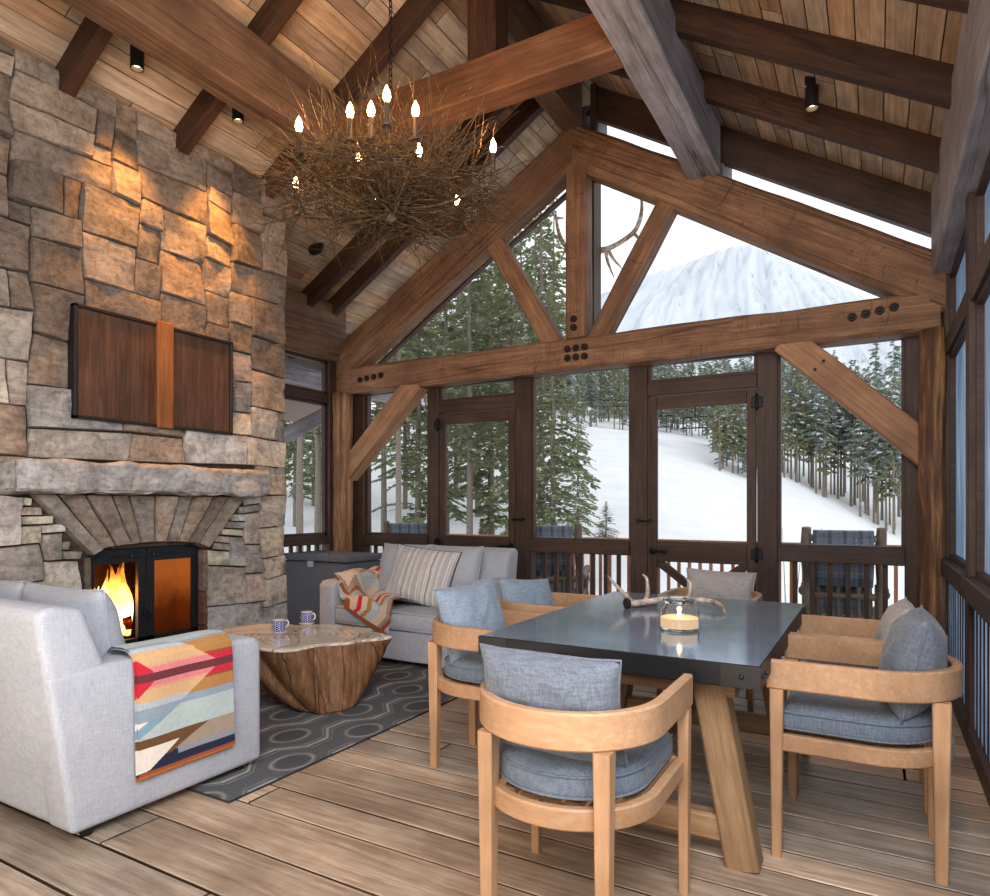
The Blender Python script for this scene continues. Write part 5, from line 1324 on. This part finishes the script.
# ------------------------------------------------------------------ trees
def leafmat(name, a, b, c):
    t = NT(name); v = t.coord((1, 1, 1), rnd=9); n = t.noise(v, 1.2, 3); n2 = t.noise(v, 30, 2)
    cc = t.ramp(t.mix('MIX', .5, n, n2), [(.3, a), (.5, b), (.7, c)])
    d = t.n('ShaderNodeBsdfDiffuse'); t.l(cc, d.inputs[0]); tr = t.n('ShaderNodeBsdfTranslucent'); t.l(cc, tr.inputs[0]); m = t.n('ShaderNodeMixShader'); m.inputs[0].default_value = .25
    t.l(d.outputs[0], m.inputs[1]); t.l(tr.outputs[0], m.inputs[2]); t.l(m.outputs[0], t.out.inputs[0]); return t.m
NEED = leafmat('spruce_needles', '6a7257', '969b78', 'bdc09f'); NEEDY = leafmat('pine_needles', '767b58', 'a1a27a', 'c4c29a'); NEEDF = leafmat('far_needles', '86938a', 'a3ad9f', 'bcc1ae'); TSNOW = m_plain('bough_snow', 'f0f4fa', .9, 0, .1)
BARK = m_plain('pale_bark', '94897d', .9, 0, .1, .4, 20, .4)
def tree_mesh(seed, h, rad, clear, nb, cl, size, snow, droop, trunk_r, sides=7):
    """returns foliage and trunk meshes of one conifer growing from the origin"""
    q = random.Random(seed); fo = MB(); tk = MB()
    tk.tube([(q.uniform(-.05, .05)*i*.2, q.uniform(-.05, .05)*i*.2, h*i/8) for i in range(9)], [trunk_r*(1-.93*i/8) for i in range(9)], sides, False)
    for b in range(nb):
        f = (b+q.random())/nb; z = h*(clear+(1-clear)*f**.92); a = q.random()*2*PI
        L = rad*(1-f)**.75*q.uniform(.6, 1.12)+.12*rad*.5
        if f < .12: L *= .55+f*3.5
        tip = V((math.cos(a)*L, math.sin(a)*L, -droop*L*q.uniform(.5, 1.2)+.15*L)); base = V((0, 0, z))
        if L > .6: tk.tube([base, base+tip*.55], [trunk_r*.14*(1-f)+.006, .004], 3, False)
        m = max(3, int(cl*L/rad)+2)
        for c in range(m):
            t = .12+.88*(c+q.random())/m; p = base+tip*t+V((0, 0, .10*L*math.sin(t*PI)))
            side = V((-math.sin(a), math.cos(a), 0))*q.uniform(-1, 1)*L*.30*(1.1-t*.8)
            p = p+side; s = size*q.uniform(.6, 1.3)*(1-.35*f)
            out = (V((math.cos(a), math.sin(a), q.uniform(-.9, .1)))+side.normalized()*.7*(1 if side.length else 0)).normalized()
            w = out.cross(V((q.uniform(-.5, .5), q.uniform(-.5, .5), 1))).normalized()*s*.32
            sn = q.random() < snow
            mi = 1 if sn else 0
            if sn: w = w*1.2; p = p+V((0, 0, .05*s))
            fo.add([p-out*s*.5, p+w, p+out*s*.6, p-w], [(0, 1, 2, 3)], None, mi)
            if not sn and q.random() < .7:
                w2 = V((0, 0, 1))*s*.22; fo.add([p-out*s*.4, p+w2*.6, p+out*s*.5, p-w2*1.2], [(0, 1, 2, 3)], None, 0)
    return fo, tk
def tree_kind(name, needles, *a):
    fo, tk = tree_mesh(*a); r = empty(name)
    fo.build('foliage', needles, r, fixn=False, mats=[TSNOW]); tk.build('trunk', BARK, r, smooth=True, fixn=False); return r
KINDS = {
 'spruce': [tree_kind('spruce_tree', NEED, 1, 11, 1.9, .06, 150, 84, .19, .05, .45, .13), tree_kind('spruce_tree', NEED, 2, 13, 2.0, .10, 130, 80, .20, .06, .5, .14)],
 'lodge': [tree_kind('pine_tree', NEEDY, 3, 15, 1.5, .30, 90, 70, .20, .05, .35, .12), tree_kind('pine_tree', NEED, 4, 17, 1.7, .24, 100, 70, .21, .07, .4, .13), tree_kind('pine_tree', NEED, 6, 14, 1.3, .40, 70, 60, .19, .04, .3, .11)],
}
def far_mesh(seed, h, rad, clear, snow, needles):
    fo, tk = tree_mesh(seed, h, rad, clear, 64, 22, .55, snow, .35, .14, 4)
    o = len(fo.v); fo.m = 2; fo.add(tk.v, tk.f, None, 2); return fo
used = set()
def plant(kind, k, u, r, label, cat, group, sc=1.0, dz=-.2):
    src = KINDS[kind][k]; x, y = gpos(u, r); z = gz(u, r)+dz; s = sc*R.uniform(.9, 1.1)
    if (kind, k) not in used:
        used.add((kind, k)); src.location = (x, y, z); src.rotation_euler = (0, 0, R.random()*6); src.scale = (s, s, s); tag(src, label, cat, group); return src
    return copy_tree(src, label, (x, y, z), R.random()*6, group, (s, s, s))
TG = 'tall conifers close behind the deck'
for (u, r, kd, k, sc) in [(296, 30, 'spruce', 1, .9), (314, 34, 'spruce', 0, 1), (326, 40, 'lodge', 1, 1), (284, 36, 'spruce', 1, 1), (300, 17, 'lodge', 2, 1), (318, 20, 'lodge', 0, 1), (334, 26, 'lodge', 1, 1), (262, 21, 'lodge', 0, 1), (368, 19, 'lodge', 1, .95), (384, 27, 'lodge', 0, 1), (398, 16, 'lodge', 2, .9), (405, 33, 'spruce', 1, 1),
    (418, 22, 'spruce', 0, 1), (430, 30, 'lodge', 1, 1), (446, 24, 'lodge', 0, 1.05), (456, 37, 'spruce', 0, 1), (470, 20, 'lodge', 1, .95), (478, 31, 'spruce', 1, 1), (491, 25, 'spruce', 0, 1.1), (503, 34, 'lodge', 0, 1),
    (512, 22, 'lodge', 1, 1.02), (522, 29, 'spruce', 1, 1.05), (541, 20, 'spruce', 1, 1), (553, 33, 'lodge', 0, 1.1), (340, 38, 'lodge', 0, 1), (358, 44, 'lodge', 1, 1), (420, 46, 'lodge', 0, 1.1), (462, 48, 'lodge', 1, 1.1), (497, 46, 'lodge', 0, 1.1), (535, 43, 'lodge', 1, 1.1), (275, 30, 'lodge', 1, 1), (250, 40, 'spruce', 0, 1)]:
    plant(kd, k, u, r, 'tall dark conifer close behind the deck, in front of the snow bank', 'tree', TG, sc)
plant('spruce', 0, 553, 18.5, 'tall spruce with boughs to the ground filling one edge of the middle window', 'tree', None, .78)
plant('spruce', 1, 578, 24, 'smaller bushy spruce beside the tall spruce in the middle window', 'tree', None, .5)
plant('spruce', 0, 606, 25, 'little young spruce alone on the snow beyond the deck railing', 'tree', None, .17, -.05).scale = (.33, .33, .165)
# forest on the hillside
FT = []
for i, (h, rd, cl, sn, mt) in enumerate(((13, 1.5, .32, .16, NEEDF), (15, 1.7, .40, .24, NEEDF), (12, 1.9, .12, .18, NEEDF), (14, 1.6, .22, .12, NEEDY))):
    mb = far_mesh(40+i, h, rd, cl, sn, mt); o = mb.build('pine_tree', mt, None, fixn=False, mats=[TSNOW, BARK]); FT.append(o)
FU = set()
FL = 'slender pine in the forest covering the hillside beyond the snow slope'
def fplant(u, r, k, sc=1.0):
    x, y = gpos(u, r); s = sc*R.uniform(.8, 1.15)
    src = FT[k]
    if k in FU: o = src.copy(); COL.objects.link(o)
    else: o = src; FU.add(k)
    o.location = (x, y, gz(u, r)-.4); o.rotation_euler = (0, 0, R.random()*6); o.scale = (s, s, s*R.uniform(.92, 1.1)); tag(o, FL, 'tree', 'pines of the hillside forest'); return o
cnt = 0
for i in range(46):     # front edge of the forest
    u = 770+150*(i+R.random())/46; fplant(u, R.uniform(60, 72), R.choice((0, 1, 1, 3)), .78+.3*i/46)
for i in range(22): u = 712+46*(i+R.random())/22; fplant(u, R.uniform(50, 62), R.choice((0, 2, 3)), .62)
for i in range(40): u = 575+150*(i+R.random())/40; fplant(u, R.uniform(66, 85), R.choice((0, 1, 2, 3)), .58)
for i in range(120): u = 560+360*(i+R.random())/120; fplant(u, R.uniform(78, 125), R.choice((0, 1, 2, 3)), .66)
for i in range(44): u = 300+270*(i+R.random())/44; fplant(u, R.uniform(52, 80), R.choice((0, 1, 3)), 1)
# rest of the forest: one mass
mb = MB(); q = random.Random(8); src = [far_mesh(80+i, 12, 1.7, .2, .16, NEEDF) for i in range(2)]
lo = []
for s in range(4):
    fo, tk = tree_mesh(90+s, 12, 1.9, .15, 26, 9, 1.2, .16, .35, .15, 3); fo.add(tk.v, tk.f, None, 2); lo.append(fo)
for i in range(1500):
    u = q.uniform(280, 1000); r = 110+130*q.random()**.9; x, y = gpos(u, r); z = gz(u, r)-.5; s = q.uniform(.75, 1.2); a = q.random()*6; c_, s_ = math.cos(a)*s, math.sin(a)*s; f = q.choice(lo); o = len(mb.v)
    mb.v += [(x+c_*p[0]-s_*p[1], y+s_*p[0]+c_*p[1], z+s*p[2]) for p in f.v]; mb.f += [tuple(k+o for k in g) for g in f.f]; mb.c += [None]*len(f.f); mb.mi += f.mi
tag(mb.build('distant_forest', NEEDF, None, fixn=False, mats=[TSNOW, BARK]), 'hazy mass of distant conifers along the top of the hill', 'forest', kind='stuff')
# chairlift
def lift(u, v, r):
    x, y = gpos(u, r); z = el(v, r); t = thing('lift_chair', '', 'chairlift', (x, y, z))
    mb = MB(); mb.tube([(x, y, z+2.4), (x, y, z+1.2), (x, y, z+.9)], .05, 6); mb.build('hanger', IRON, t)
    mb = MB(); mb.tube([(x-1, y, z+.9), (x+1, y, z+.9), (x+1, y, z), (x-1, y, z), (x-1, y, z+.9)], .045, 6); mb.build('back_frame', IRON, t)
    mb = MB(); mb.box((x-1, y-.5, z-.06), (x+1, y, z), .02); mb.build('seat', IRON, t); return t
lift(661, 427, 56)['label'] = 'chairlift chair hanging before the forest, beside the door stile'
lift(695, 428, 56)['label'] = 'chairlift chair hanging before the forest in mid pane of the screen door'
mb = MB(); 
for dv in (0, 6): mb.tube([V((*gpos(u, 56), el(400+dv+.012*abs(u-640)*.3, 56))) for u in range(520, 800, 20)], .025, 4)
tag(mb.build('lift_cable', IRON), 'thin chairlift cables crossing in front of the forest', 'cable')
# bare shrub stems by the deck
mb = MB()
for k in range(5):
    x, y = gpos(788+k*4, 11+.3*k); z = gz(790, 11); mb.tube([(x, y, z), (x+.1*(k-2), y, z+1.2), (x+.25*(k-2)+.1, y, z+2.3+.2*(k % 2))], [.012, .009, .003], 4)
tag(mb.build('bare_shrub', BARK), 'bare thin shrub stems sticking out of the snow beyond the railing', 'shrub')

# ------------------------------------------------------------------ light and world
w = bpy.data.worlds.new('overcast'); scene.world = w; w.use_nodes = True; nt = w.node_tree; nt.nodes.clear()
out = nt.nodes.new('ShaderNodeOutputWorld'); bg = nt.nodes.new('ShaderNodeBackground'); nt.links.new(bg.outputs[0], out.inputs[0])
tc = nt.nodes.new('ShaderNodeTexCoord'); ns = nt.nodes.new('ShaderNodeTexNoise'); ns.inputs['Scale'].default_value = 2.2; ns.inputs['Detail'].default_value = 5
nt.links.new(tc.outputs['Generated'], ns.inputs[0]); rp = nt.nodes.new('ShaderNodeValToRGB'); nt.links.new(ns.outputs[0], rp.inputs[0])
rp.color_ramp.elements[0].position = .35; rp.color_ramp.elements[0].color = (.80, .88, 1, 1); rp.color_ramp.elements[1].position = .6; rp.color_ramp.elements[1].color = (1, 1, 1, 1)
nt.links.new(rp.outputs[0], bg.inputs[0]); bg.inputs[1].default_value = 1.25
lamp('AREA', 'room_fill', (-.3, -1.3, 2.9), 160, 'fbf7f4', 2.6, rot=(-3.2, 3.8, 1.0), sy=2.2)
lamp('AREA', 'side_fill', (.2, .7, 2.7), 130, 'f3f6ff', 1.8, rot=(-3.2, 3.4, .7), sy=1.4)
lamp('AREA', 'ceiling_fill', (-1.6, -.9, .9), 130, 'ffeedd', 3.0, rot=(-2.4, 3.4, 5.0), sy=1.2)
scene.view_settings.view_transform = 'Standard'; scene.view_settings.look = 'None'; scene.view_settings.exposure = 0.0
scene.cycles.use_denoising = True; scene.cycles.max_bounces = 8; scene.cycles.diffuse_bounces = 4; scene.cycles.transparent_max_bounces = 16; scene.cycles.caustics_reflective = False; scene.cycles.caustics_refractive = False; scene.cycles.sample_clamp_indirect = 6
bpy.context.view_layer.update()
